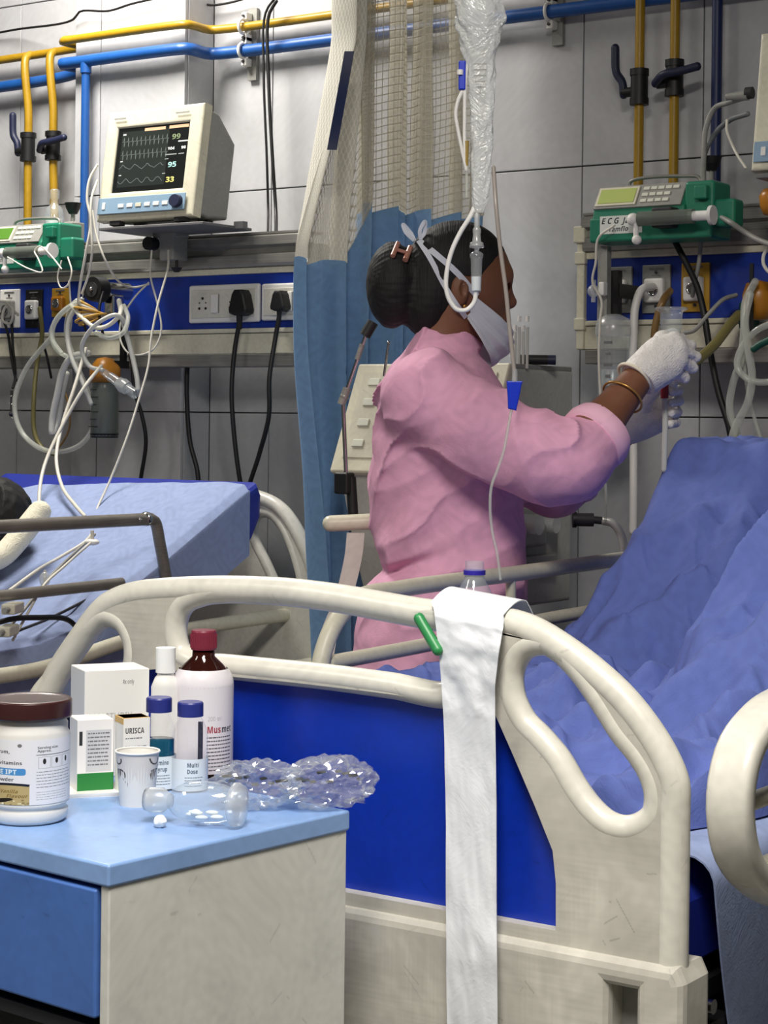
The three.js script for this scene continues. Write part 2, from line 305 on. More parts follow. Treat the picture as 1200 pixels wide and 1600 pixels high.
{
  const y = 2.235, b = thing('gas_pipe', 'yellow gas pipe along the wall top stepping around the pier, with two valved drops', 'pipe');
  const zf = PZ + 0.035;
  obj('run', tube([V(-5.2, y - 0.01, 0.05), V(-4.0, y, 0.05), V(PX0 - 0.03, y, 0.06), V(PX0 - 0.02, y, zf), V(PX0 + 0.03, y, zf), V(PX1 - 0.02, y, zf), V(PX1 + 0.028, y, zf - 0.01), V(PX1 + 0.032, y, 0.06), V(PX1 + 0.08, y, 0.045), V(-2.6, y, 0.045), V(-1.0, y, 0.045)], 0.0125, 200), M.yellow, b);
  for (const [px, turned, py] of [[44, false, 230], [83, true, 228]]) {
    const top = onZ(px, 75, 0.06), p = onZ(px, py, 0.075), low = onZ(px + (turned ? 5 : 0), turned ? 362 : 300, 0.075);
    obj('drop', tube([V(top.x, y, 0.05), V(top.x, y - 0.015, 0.07), V(p.x, p.y + 0.1, 0.075), p, V(low.x, low.y - 0.1, 0.075)], 0.0125, 60), M.yellow, b);
    valve(b, p, turned);
  }
  const c = thing('air_pipe', 'blue pipe running under the yellow one and down beside the monitor', 'pipe'), y2 = 2.168;
  obj('run', tube([V(-5.2, y2 - 0.02, 0.05), V(-4.0, y2 - 0.01, 0.05), V(PX0 - 0.03, y2, 0.06), V(PX0 - 0.02, y2, zf), V(PX0 + 0.03, y2, zf), V(PX1 - 0.02, y2, zf), V(PX1 + 0.028, y2, zf - 0.01), V(PX1 + 0.032, y2, 0.06), V(PX1 + 0.08, y2, 0.045), V(-2.6, y2, 0.045), V(-1.0, y2, 0.045)], 0.017, 220), M.blue, c);
  const q = onZ(134, 130, zf);
  obj('drop', [rod(V(q.x, y2, zf), V(q.x, 1.5, zf), 0.0125), cyl(0.016, 0.016, 0.03, q.x, y2 - 0.02, zf)], M.blue, c);
}
for (const [px, py, lab] of [[385, 52, 'white double pipe bracket on the wall right of the pier'], [862, -2, 'white pipe bracket on the blue pipe right of the drip bag']]) {
  const p = onZ(px, py, 0.03), g = thing('pipe_bracket', lab, 'bracket', V(p.x, 2.2, 0), 0, 'pipe brackets');
  obj('back_plate', box(0.03, 0.2, 0.012, 0.008, -0.01, 0.008), M.grey, g);
  for (const dy of [0.035, -0.032]) {
    obj('clamp', [(() => { const t = new THREE.TorusGeometry(0.02, 0.0045, 8, 24); t.rotateY(Math.PI / 2); return at(t, 0, dy, 0.045); })(), box(0.018, 0.022, 0.028, 0, dy + 0.03, 0.028, 0.003), box(0.018, 0.022, 0.028, 0, dy - 0.03, 0.028, 0.003)], M.white, g);
    for (const e of [0.03, -0.03]) obj('screw', [cylZ(0.004, 0.004, 0.006, 0, dy + e, 0.044, 10)], M.dark, g);
  }
}
for (const [px, turned, py, lab] of [[999, false, 136, 'upright yellow pipe on the right with its valve lever raised'], [1054, true, 122, 'upright yellow pipe on the right with its valve lever turned across']]) {
  const p = onZ(px, py, 0.07), g = thing('gas_pipe', lab, 'pipe');
  obj('drop', [rod(V(p.x, 2.9, 0.07), V(p.x, 1.45, 0.07), 0.0115)], M.yellow, g);
  valve(g, p, turned);
}
{
  const p = onZ(1120, 100, 0.06), g = thing('air_pipe', 'upright dark blue pipe between the yellow pipes and the right monitor', 'pipe');
  obj('drop', rod(V(p.x, 2.9, 0.06), V(p.x, 1.45, 0.06), 0.0125), M.darkBlue, g);
}
const wire = (name, label, cat, pts, r, m, group) => tag(obj(name, tube(pts, r), m), label, cat, group);
const zp = (list, z) => list.map(p => onZ(p[0], p[1], p[2] ?? z));
wire('cable', 'thin black cable sagging along the wall top left of the pier', 'cable', zp([[-60, 62], [20, 47], [115, 30, 0.14], [125, 18, 0.15], [170, 17, 0.15], [206, 6, 0.15], [250, -4, 0.15]], 0.03), 0.0035, M.black);
wire('cable', 'thin black cable at the wall top right of the pier', 'cable', zp([[296, -2], [312, 4], [330, 8], [360, 4], [385, -3]], 0.03), 0.0035, M.black);
wire('cable', 'left one of two black cables hanging beside the curtain', 'cable', zp([[432, -6], [415, 20], [412, 110], [417, 250], [419, 330], [418, 384, 0.2]], 0.085), 0.0035, M.black, 'hanging black cables');
wire('cable', 'right one of two black cables hanging beside the curtain', 'cable', zp([[432, 2], [420, 24], [420, 130], [426, 250], [431, 330], [431, 384, 0.2]], 0.085), 0.0048, M.black, 'hanging black cables');

// ------------------------------------------------------------------ bed head panels
function headPanel(xa, xb, label) {
  const w = xb - xa, xm = (xa + xb) / 2, g = thing('bed_head_panel', label, 'panel', V(xm, 0, 0));
  obj('body', box(w - 0.004, 0.26, 0.085, 0, 1.44, 0.168), M.cream, g);
  const re = extrude(shapeOf([[0, 0], [0.022, 0], [0.026, 0.008], [0.026, 0.03], [0.012, 0.036], [0.012, 0.05], [0.03, 0.056], [0.03, 0.078], [0.022, 0.083], [0, 0.083]]), w); re.rotateY(-Math.PI / 2);
  obj('rail', at(re, w / 2, 1.55, 0.206), M.steel, g);
  obj('top_plate', box(w, 0.006, 0.1, 0, 1.637, 0.18), M.steel, g);
  obj('upper_trim', box(w, 0.018, 0.01, 0, 1.541, 0.215, 0.003), M.ivory, g);
  obj('strip', box(w - 0.01, 0.145, 0.006, 0, 1.459, 0.213), M.panelBlue, g);
  obj('lower_trim', [box(w, 0.012, 0.014, 0, 1.382, 0.216, 0.003), box(w, 0.052, 0.008, 0, 1.348, 0.212)], M.ivory, g);
  obj('bottom_channel', [box(w, 0.032, 0.085, 0, 1.303, 0.17, 0.003)], M.steel, g);
  for (const s of [-1, 1]) obj('end_cap', [box(0.02, 0.27, 0.1, s * (w / 2 + 0.008), 1.455, 0.175, 0.004), box(0.03, 0.04, 0.11, s * (w / 2 + 0.008), 1.59, 0.18, 0.004), box(0.028, 0.03, 0.105, s * (w / 2 + 0.008), 1.535, 0.178, 0.004), box(0.028, 0.03, 0.105, s * (w / 2 + 0.008), 1.38, 0.178, 0.004)], M.ivory, g);
  return { g, xm };
}
const panelL = headPanel(-4.95, -3.0, 'long bed head panel with blue strip and steel rail behind the left bed');
const panelR = headPanel(-2.17, -0.75, 'bed head panel with blue strip and gas outlets on the right');
const PF = 0.216;                                         // front of the blue strip
function socketPlate(P, pa, pb, label, n) {
  const a = onZ(pa[0], pa[1], PF), b = onZ(pb[0], pb[1], PF), w = b.x - a.x, h = a.y - b.y, cx = (a.x + b.x) / 2 - P.xm, cy = (a.y + b.y) / 2;
  const p = obj('socket_plate', box(w, h, 0.014, cx, cy, PF + 0.007, 0.006), M.white, P.g); p.userData.label = label;
  obj('inner_frame', [box(w - 0.022, h - 0.026, 0.003, cx, cy, PF + 0.015, 0.001)], M.abs, p);
  for (let i = 0; i < n; i++) {
    const x = cx - w / 2 + 0.052 + i * 0.105;
    obj('pin_hole', [[0, 0.015, 0.0038], [-0.011, 0.003, 0.002], [0.011, 0.003, 0.002], [-0.011, -0.012, 0.0036], [0.011, -0.012, 0.0036]].map(([dx, dy, r]) => cylZ(r, r, 0.002, x + dx, cy + dy, PF + 0.0168, 12)), M.black, p);
    obj('switch', (() => { const q = box(0.024, 0.05, 0.007, x + 0.043, cy, PF + 0.0185, 0.002); return q; })(), M.white, p);
    obj('switch_gap', box(0.0015, 0.05, 0.003, x + 0.0565, cy, PF + 0.0168), M.midGrey, p);
  }
}
socketPlate(panelL, [300, 447], [409, 503], 'wide white double socket plate with switches', 2);
socketPlate(panelL, [413, 444], [470, 500], 'white socket plate next to the curtain', 1);
function outlet(P, pa, pb, plateMat, bodyMat, label) {
  const a = onZ(pa[0], pa[1], PF), b = onZ(pb[0], pb[1], PF), w = b.x - a.x, h = a.y - b.y, cx = (a.x + b.x) / 2 - P.xm, cy = (a.y + b.y) / 2;
  const p = obj('gas_outlet', box(w, h, 0.008, cx, cy, PF + 0.004, 0.002), plateMat, P.g); p.userData.label = label;
  obj('socket', [box(w * 0.68, h * 0.5, 0.018, cx, cy - 0.004, PF + 0.016, 0.006)], bodyMat, p);
  obj('ring', [(() => { const t = new THREE.TorusGeometry(0.011, 0.003, 8, 20); return at(t, cx, cy - 0.004, PF + 0.026); })(), cylZ(0.008, 0.008, 0.006, cx, cy - 0.004, PF + 0.026, 16)], M.chrome, p);
  for (const e of [0.34, -0.36]) obj('screw', [cylZ(0.0035, 0.0035, 0.003, cx, cy + h * e, PF + 0.009, 10)], M.dark, p);
  obj('lettering', [box(w * 0.5, 0.004, 0.001, cx, cy + h * 0.42, PF + 0.0085), box(w * 0.32, 0.002, 0.001, cx, cy + h * 0.28, PF + 0.0085)], M.midGrey, p);
}
outlet(panelR, [950, 418], [989, 489], M.grey, M.white, 'white gas outlet plate nearest the wall gap');
outlet(panelR, [1006, 415], [1049, 489], M.grey, M.white, 'white gas outlet plate with thick white hose');
outlet(panelR, [1067, 412], [1110, 487], M.gold, M.white, 'mustard yellow gas outlet plate');
outlet(panelL, [3, 453], [32, 512], M.white, M.grey, 'white gas outlet plate at the left edge');
outlet(panelL, [43, 453], [68, 512], M.black, M.white, 'black gas outlet plate with white socket');
outlet(panelL, [84, 451], [110, 495], M.gold, M.amber, 'amber gas outlet plate');

// plugs and their leads
function plug(px, py, label, lead, s) {
  const p = onZ(px, py, PF + 0.045), g = thing('power_plug', label, 'plug', p, 0, 'black plugs');
  const sh = shapeOf([[-0.012, 0.036], [0.012, 0.036], [0.02, 0.024], [0.03, -0.016], [0.028, -0.026], [0.012, -0.032], [-0.012, -0.032], [-0.028, -0.026], [-0.03, -0.016], [-0.02, 0.024]].map(q => [q[0] * s, q[1] * s]));
  const e = extrude(sh, 0.04, 0.006); e.translate(0, 0, -0.025);
  obj('plug_body', e, M.black, g);
  obj('strain_relief', cyl(0.009 * s, 0.0065 * s, 0.04 * s, 0, -0.048 * s, -0.004), M.rubber, g);
  obj('lead', tube([V(0, -0.05 * s, -0.004), ...lead.map(q => onZ(q[0], q[1], q[2]).sub(p))], 0.0062, 120), M.black, g);
}
plug(373, 474, 'large black plug in the double socket with a lead hanging down', [[367, 545, 0.26], [362, 610, 0.27], [365, 670, 0.27], [374, 745, 0.26], [383, 790, 0.24], [386, 840, 0.2], [384, 900, 0.18]], 1.0);
plug(435, 471, 'smaller black plug beside the curtain with a lead hanging down', [[430, 530, 0.26], [421, 590, 0.28], [420, 650, 0.28], [405, 710, 0.27], [388, 765, 0.25], [383, 810, 0.22], [380, 850, 0.16], [372, 890, 0.12]], 0.78);
wire('cable', 'black cable dropping below the left head panel beside the pier', 'cable', zp([[293, 560], [292, 620], [297, 690], [309, 740], [310, 800], [305, 900]], 0.165), 0.0065, M.black);
wire('cable', 'black cable curving below the suction jar', 'cable', zp([[186, 500, 0.27], [205, 560, 0.27], [210, 610, 0.27], [222, 650, 0.26], [228, 690, 0.25], [219, 755, 0.24], [212, 830, 0.22]], 0.3), 0.0055, M.black);

// ------------------------------------------------------------------ patient monitors
const screenMat = canvasMat(512, 512, (x, w, h) => {
  x.fillStyle = '#181a19'; x.fillRect(0, 0, w, h);
  x.fillStyle = '#262a28'; x.fillRect(30, 30, 340, 440);
  x.fillStyle = '#d4a886'; x.fillRect(190, 14, 150, 24); x.fillRect(366, 12, 138, 24);
  x.fillStyle = '#cfd3d0'; x.fillRect(36, 46, 22, 12);
  x.strokeStyle = '#6f7a74'; x.lineWidth = 2; x.beginPath();
  for (let r = 0; r < 2; r++) for (let i = 0; i < 11; i++) { const X = 34 + i * 31, Y = 110 + r * 105; x.moveTo(X, Y); x.lineTo(X + 10, Y); x.lineTo(X + 13, Y - 34); x.lineTo(X + 17, Y + 40); x.lineTo(X + 20, Y); x.lineTo(X + 31, Y); }
  x.stroke(); x.strokeStyle = '#8a8f92'; x.beginPath(); x.moveTo(34, 320);
  for (let i = 0; i < 30; i++) x.lineTo(34 + i * 11, 322 + (i % 8 < 3 ? -16 * (i % 8) : -34 + (i % 8 - 2) * 10) * (0.4 + rnd() * 0.6)); x.stroke();
  x.beginPath(); x.moveTo(34, 420); for (let i = 0; i < 30; i++) x.lineTo(34 + i * 11, 420 + Math.sin(i * 0.9) * 18 + rnd() * 8); x.stroke();
  x.font = 'bold 56px sans-serif'; x.fillStyle = '#7d8a68'; x.fillText('99', 392, 122); x.fillStyle = '#a4ded0'; x.fillText('95', 384, 340); x.fillStyle = '#e9dc7c'; x.fillText('33', 380, 456);
  x.font = 'bold 30px sans-serif'; x.fillStyle = '#e6e8e6'; x.fillText('104', 370, 204); x.fillText('98', 466, 204); x.fillStyle = '#8c918f'; x.fillRect(358, 236, 80, 8); x.fillRect(450, 236, 40, 8); x.fillRect(358, 270, 26, 7); x.fillRect(350, 382, 22, 7);
  x.fillStyle = '#d8dad6'; x.fillRect(440, 138, 70, 9); x.fillRect(36, 262, 18, 6); x.fillRect(36, 372, 18, 6);
}, { roughness: 0.2, emissive: 0xffffff, emissiveIntensity: 0.35 });
screenMat.emissiveMap = screenMat.map;
function monitor(label, pos, turn) {
  const g = thing('patient_monitor', label, 'monitor', pos, turn), W = 0.285, Hh = 0.285;
  const tilt = 8.5 * Math.PI / 180;
  const T = geo => { geo.scale(1.175, 1.05, 0.72); geo.rotateX(-tilt); return geo; };
  const put = (n, ge, m, par) => obj(n, T(Array.isArray(ge) ? merge(ge) : ge), m, par || g);
  const bz = shapeOf([[-W / 2, 0.0], [W / 2, 0.0], [W / 2, Hh], [-W / 2, Hh]]);
  bz.holes.push(new THREE.Path([[-0.108, 0.072], [-0.108, 0.24], [0.103, 0.24], [0.103, 0.072]].map(p => new THREE.Vector2(p[0], p[1]))));
  const bezel = extrude(bz, 0.05, 0.007); bezel.translate(0, 0, -0.05);
  put('front_bezel', bezel, M.ivory);
  put('housing', (() => { const e = extrude(shapeOf([[-0.155, 0.02], [-0.155, 0.215], [-0.075, 0.258], [-0.05, 0.272], [0, 0.276], [0, 0.008], [-0.05, 0.006]]), W - 0.016, 0.008); e.rotateY(-Math.PI / 2); e.translate((W - 0.016) / 2, 0, -0.046); return e; })(), M.grey);
  put('screen', [card(0.211, 0.168, -0.0025, 0.156, -0.014)], screenMat);
  put('screen_surround', [box(0.215, 0.172, 0.01, -0.0025, 0.156, -0.021)], M.screenGlass);
  const strip = put('key_strip', [box(0.258, 0.042, 0.004, -0.008, 0.036, 0.001, 0.0015)], M.keyBlue);
  for (let i = 0; i < 6; i++) put('key', [box(0.017, 0.01, 0.003, -0.066 + i * 0.026, 0.034, 0.004, 0.001)], i === 2 ? M.cream : M.white, strip);
  put('power_key', [box(0.009, 0.018, 0.003, -0.118, 0.036, 0.004, 0.001)], M.white, strip);
  put('knob', (() => { const k = cylZ(0.015, 0.017, 0.018, 0.098, 0.036, 0.011, 20); return k; })(), M.navy, strip);
  put('maker_mark', [box(0.035, 0.005, 0.0008, -0.1, 0.263, 0.0004)], M.grey); put('model_mark', [box(0.04, 0.004, 0.0008, 0.085, 0.263, 0.0004)], M.grey);
  put('socket_cover', [box(0.002, 0.1, 0.05, W / 2 - 0.0055, 0.085, -0.11)], M.midGrey);
  for (const x of [-0.09, 0.1]) { put('foot', [box(0.03, 0.014, 0.03, x, -0.004, -0.03)], M.dark); put('foot', [box(0.03, 0.02, 0.03, x, 0.004, -0.16)], M.dark); }
  return g;
}
{
  const b = onZ(222, 344, 0.43); monitor('cream patient monitor with vital signs on its screen, standing over the left head panel', V(b.x, b.y + 0.006, 0.43), 0);
  const t = thing('monitor_tray', 'grey clamp-on tray carrying the cream monitor', 'tray', V(b.x, b.y, 0.34));
  obj('plate', [box(0.36, 0.008, 0.2, 0.035, -0.018, 0, 0.002)], M.midGrey, t);
  obj('lip', [box(0.03, 0.018, 0.02, 0.225, -0.012, -0.04)], M.midGrey, t);
  const q = onZ(275, 385, 0.27);
  obj('clamp', [box(0.05, 0.07, 0.06, q.x - b.x, q.y - b.y - 0.005, -0.06, 0.004), box(0.08, 0.02, 0.06, q.x - b.x - 0.01, q.y - b.y + 0.032, -0.06, 0.004)], M.grey, t);
  obj('screw_knob', [cyl(0.004, 0.004, 0.03, q.x - b.x + 0.02, q.y - b.y - 0.05, -0.05), cyl(0.016, 0.007, 0.012, q.x - b.x + 0.02, q.y - b.y - 0.065, -0.05, 8)], M.black, t);
  obj('side_knob', [cylZ(0.018, 0.018, 0.03, q.x - b.x - 0.045, q.y - b.y + 0.005, -0.02, 12)], M.black, t);
  const r = onZ(1171, 262, 0.45); const mr = monitor('patient monitor cut off by the right edge above the right head panel', V(r.x + 0.168, r.y - 0.005, 0.45), 0);
  const s = thing('monitor_tray', 'tray under the monitor at the right edge', 'tray', V(r.x + 0.168, r.y, 0.36));
  obj('plate', [box(0.32, 0.01, 0.2, 0.01, -0.02, 0, 0.002)], M.midGrey, s);
  obj('bracket', [box(0.05, r.y - 1.66, 0.03, 0.05, -(r.y - 1.66) / 2 - 0.02, -0.1)], M.grey, s);
}

// ------------------------------------------------------------------ syringe pumps
const noteMat = canvasMat(256, 96, (x, w, h) => {
  x.fillStyle = '#dfe3dd'; x.fillRect(0, 0, w, h); x.fillStyle = '#20242a'; x.font = 'italic bold 44px sans-serif'; x.fillText('E C G  Jamel', 6, 42); x.font = 'italic bold 36px sans-serif'; x.fillText('Tamflo', 50, 84);
});
function pump(label, pos, lit) {
  const g = thing('syringe_pump', label, 'pump', pos);
  obj('case', [box(0.3, 0.055, 0.1, 0, 0.03, 0, 0.006), (() => { const e = extrude(shapeOf([[-0.045, 0.05], [0.05, 0.05], [0.045, 0.075], [0.012, 0.128], [-0.045, 0.128]]), 0.225, 0.004); e.rotateY(-Math.PI / 2); return at(e, 0.078, 0, 0); })()], M.green, g);
  const slope = Math.atan2(0.033, 0.053), up = (u, v, off) => V(u, 0.1015 + v * Math.cos(slope) + off * Math.sin(slope), 0.0285 - v * Math.sin(slope) + off * Math.cos(slope));
  const face = (w, h, d, u, v, off, r) => { const b2 = box(w, h, d, 0, 0, 0, r); b2.rotateX(-slope); const p = up(u, v, off); return at(b2, p.x, p.y, p.z); };
  const con = obj('console', face(0.215, 0.062, 0.005, -0.034, 0, 0.0025, 0.001), M.grey, g);
  obj('display_frame', face(0.1, 0.05, 0.003, -0.088, 0, 0.006), M.ivory, con);
  obj('display', face(0.088, 0.038, 0.002, -0.088, 0, 0.008), lit ? M.lcd : M.lcdOff, con);
  for (let j = 0; j < 3; j++) for (let i = 0; i < 5 - (j ? 1 : 0); i++) obj('key', face(0.015, 0.009, 0.003, -0.02 + i * 0.018, 0.018 - j * 0.017, 0.006, 0.001), M.key, con);
  obj('end_block', [box(0.07, 0.075, 0.09, 0.115, 0.09, -0.002, 0.008), box(0.03, 0.03, 0.02, 0.125, 0.1, 0.05, 0.004)], M.green, g);
  obj('drive_head', [box(0.05, 0.06, 0.05, 0.175, 0.055, 0.02, 0.008)], M.green, g);
  obj('barrel_clamp', [box(0.05, 0.045, 0.05, 0.045, 0.048, 0.06, 0.006)], M.dark, g);
  const sy = obj('syringe', [cylX(0.016, 0.016, 0.13, 0.06, 0.045, 0.09), cylX(0.006, 0.006, 0.03, -0.015, 0.045, 0.09)], M.smokeJar, g);
  obj('plunger', [cylX(0.011, 0.011, 0.05, 0.14, 0.045, 0.09), cylX(0.021, 0.021, 0.008, 0.168, 0.045, 0.09)], M.white, sy);
  obj('stopcock', [ball(0.014, -0.02, 0.045, 0.09), cyl(0.006, 0.006, 0.04, -0.012, 0.02, 0.09), ball(0.011, -0.01, 0.0, 0.09)], M.white, sy);
  obj('note', [card(0.105, 0.04, -0.07, 0.04, 0.0505)], noteMat, g);
  obj('carry_handle', tube([V(-0.08, 0.12, -0.02), V(-0.085, 0.142, -0.02), V(0.05, 0.148, -0.02), V(0.085, 0.142, -0.02), V(0.09, 0.12, -0.02)], 0.004), M.steel, g);
  obj('pole_clamp', [box(0.035, 0.08, 0.05, 0.09, 0.1, -0.075, 0.004), box(0.05, 0.02, 0.05, 0.09, 0.055, -0.075, 0.004), cyl(0.006, 0.006, 0.05, 0.09, 0.15, -0.07)], M.grey, g);
  obj('clamp_knob', [cyl(0.024, 0.02, 0.016, 0.09, 0.186, -0.07, 10), cyl(0.02, 0.012, 0.016, 0.09, 0.171, -0.07, 10)], M.black, g);
  return g;
}
{
  const a = onZ(930, 394, 0.36); pump('green syringe pump with lit yellow display on the right head panel', V(a.x + 0.15, a.y + 0.016, 0.34), true);
  const b = onZ(104, 432, 0.36); pump('green syringe pump cut off by the left edge of the picture', V(b.x - 0.155, b.y + 0.02, 0.34), false);
}
// ------------------------------------------------------------------ suction and oxygen gear on the left panel
{
  const c = onZ(163, 684, 0.33), s = 0.038, g = thing('suction_jar', 'grey graduated suction jar with a black base hanging below the left panel', 'jar', c);
  obj('glass', lathe([[0, 0.004], [s, 0.004], [s, 0.13], [s * 0.92, 0.14], [s * 0.92, 0.15]]), M.smokeJar, g);
  obj('base', cyl(s * 1.03, s * 0.97, 0.012, 0, 0.006, 0), M.black, g);
  obj('liquid', cyl(s * 0.93, s * 0.93, 0.05, 0, 0.04, 0), mat(0x7c8074, 0.3), g);
  for (let i = 0; i < 6; i++) obj('graduation', box(i % 2 ? 0.022 : 0.034, 0.0022, 0.001, -0.006, 0.03 + i * 0.02, s + 0.0004), M.dark, g);
  obj('cap', lathe([[0, 0.15], [s * 1.05, 0.15], [s * 1.12, 0.165], [s * 1.1, 0.19], [s * 0.6, 0.215], [0, 0.22]]), M.amber, g);
  obj('hanger', [box(0.016, 0.17, 0.012, 0.02, 0.28, -0.05), box(0.02, 0.02, 0.06, 0.02, 0.2, -0.035)], M.black, g);
  const k = onZ(151, 452, 0.36), r = thing('suction_regulator', 'round black suction regulator knob on the left head panel', 'regulator', V(k.x, k.y, 0.36));
  const outl = onZ(100, 472, PF + 0.02);
  obj('knob', [cylZ(0.033, 0.036, 0.035, 0, 0, 0, 28)], M.black, r);
  obj('gauge_face', [cylZ(0.02, 0.02, 0.004, 0, -0.002, 0.0185)], M.dark, r);
  obj('glint_cap', [ball(0.006, 0, 0, 0.021)], M.chrome, r);
  obj('body', [cylZ(0.02, 0.024, 0.1, 0.005, 0, -0.065), box(0.035, 0.06, 0.05, 0.01, -0.04, -0.06, 0.008)], M.chrome, r);
  obj('straps', [tube([V(-0.035, -0.005, 0.01), V(-0.03, -0.05, 0.03), V(-0.02, -0.11, 0.02)], 0.004), tube([V(0.032, -0.01, 0.01), V(0.038, -0.06, 0.03), V(0.045, -0.13, 0.02)], 0.004)], M.black, r);
  const coil = thing('tubing_coil', 'coil of yellow tubing bunched under the black regulator knob', 'tubing', V(k.x + 0.005, k.y - 0.065, 0.39));
  for (let i = 0; i < 7; i++) { const t = new THREE.TorusGeometry(0.03 + (i % 3) * 0.006, 0.0035, 8, 26); t.rotateX(1.2 + i * 0.09); t.rotateZ((i - 3) * 0.13); obj('turn', at(t, (rnd() - 0.5) * 0.01, -i * 0.006 + 0.015, 0), i % 3 === 1 ? M.milkTube : mat(0xc79b45, 0.35), coil); }
  const ox = onZ(45, 362, 0.34), o = thing('humidifier_bottle', 'small clear bottle with a white filling standing behind the left syringe pump', 'bottle', V(ox.x, ox.y, 0.24));
  obj('glass', lathe([[0, 0], [0.026, 0], [0.028, 0.004], [0.028, 0.055], [0.022, 0.075], [0.01, 0.088], [0.009, 0.1], [0.014, 0.102], [0.014, 0.125], [0.008, 0.13], [0, 0.13]]), M.clearPlastic, o);
  obj('filling', cyl(0.025, 0.025, 0.042, 0, 0.024, 0), M.white, o);
  const fl = onZ(6, 640, 0.33), f = thing('flow_meter', 'small clear flow meter globe at the far left below the panel', 'meter', V(fl.x, fl.y, 0.3));
  obj('globe', lathe([[0, -0.03], [0.02, -0.028], [0.026, 0], [0.022, 0.03], [0.012, 0.04], [0.012, 0.1]]), M.glass, f);
  obj('stem', [cyl(0.004, 0.004, 0.07, 0, 0.02, 0), ball(0.008, 0, -0.012, 0)], M.dark, f);
  const ad = thing('tube_connector', 'white corrugated tube connector lying across the suction jar', 'connector');
  const A = onZ(160, 580, 0.4), B = onZ(212, 616, 0.4), d = B.clone().sub(A);
  const seg = (t0, t1, r1, r2) => { const p = A.clone().addScaledVector(d, t0), q = A.clone().addScaledVector(d, t1); const l = p.distanceTo(q), cg = new THREE.CylinderGeometry(r2, r1, l, 20, 1, false); cg.applyQuaternion(new THREE.Quaternion().setFromUnitVectors(V(0, 1, 0), d.clone().normalize())); const m = p.add(q).multiplyScalar(0.5); return at(cg, m.x, m.y, m.z); };
  obj('sleeve', [seg(0, 0.25, 0.009, 0.011), seg(0.25, 0.5, 0.013, 0.013)], M.clearPlastic, ad);
  obj('collar', [seg(0.5, 0.62, 0.016, 0.02), seg(0.62, 0.74, 0.02, 0.018)], M.frosted, ad);
  obj('end', [seg(0.74, 1, 0.014, 0.014)], M.clearPlastic, ad);
}
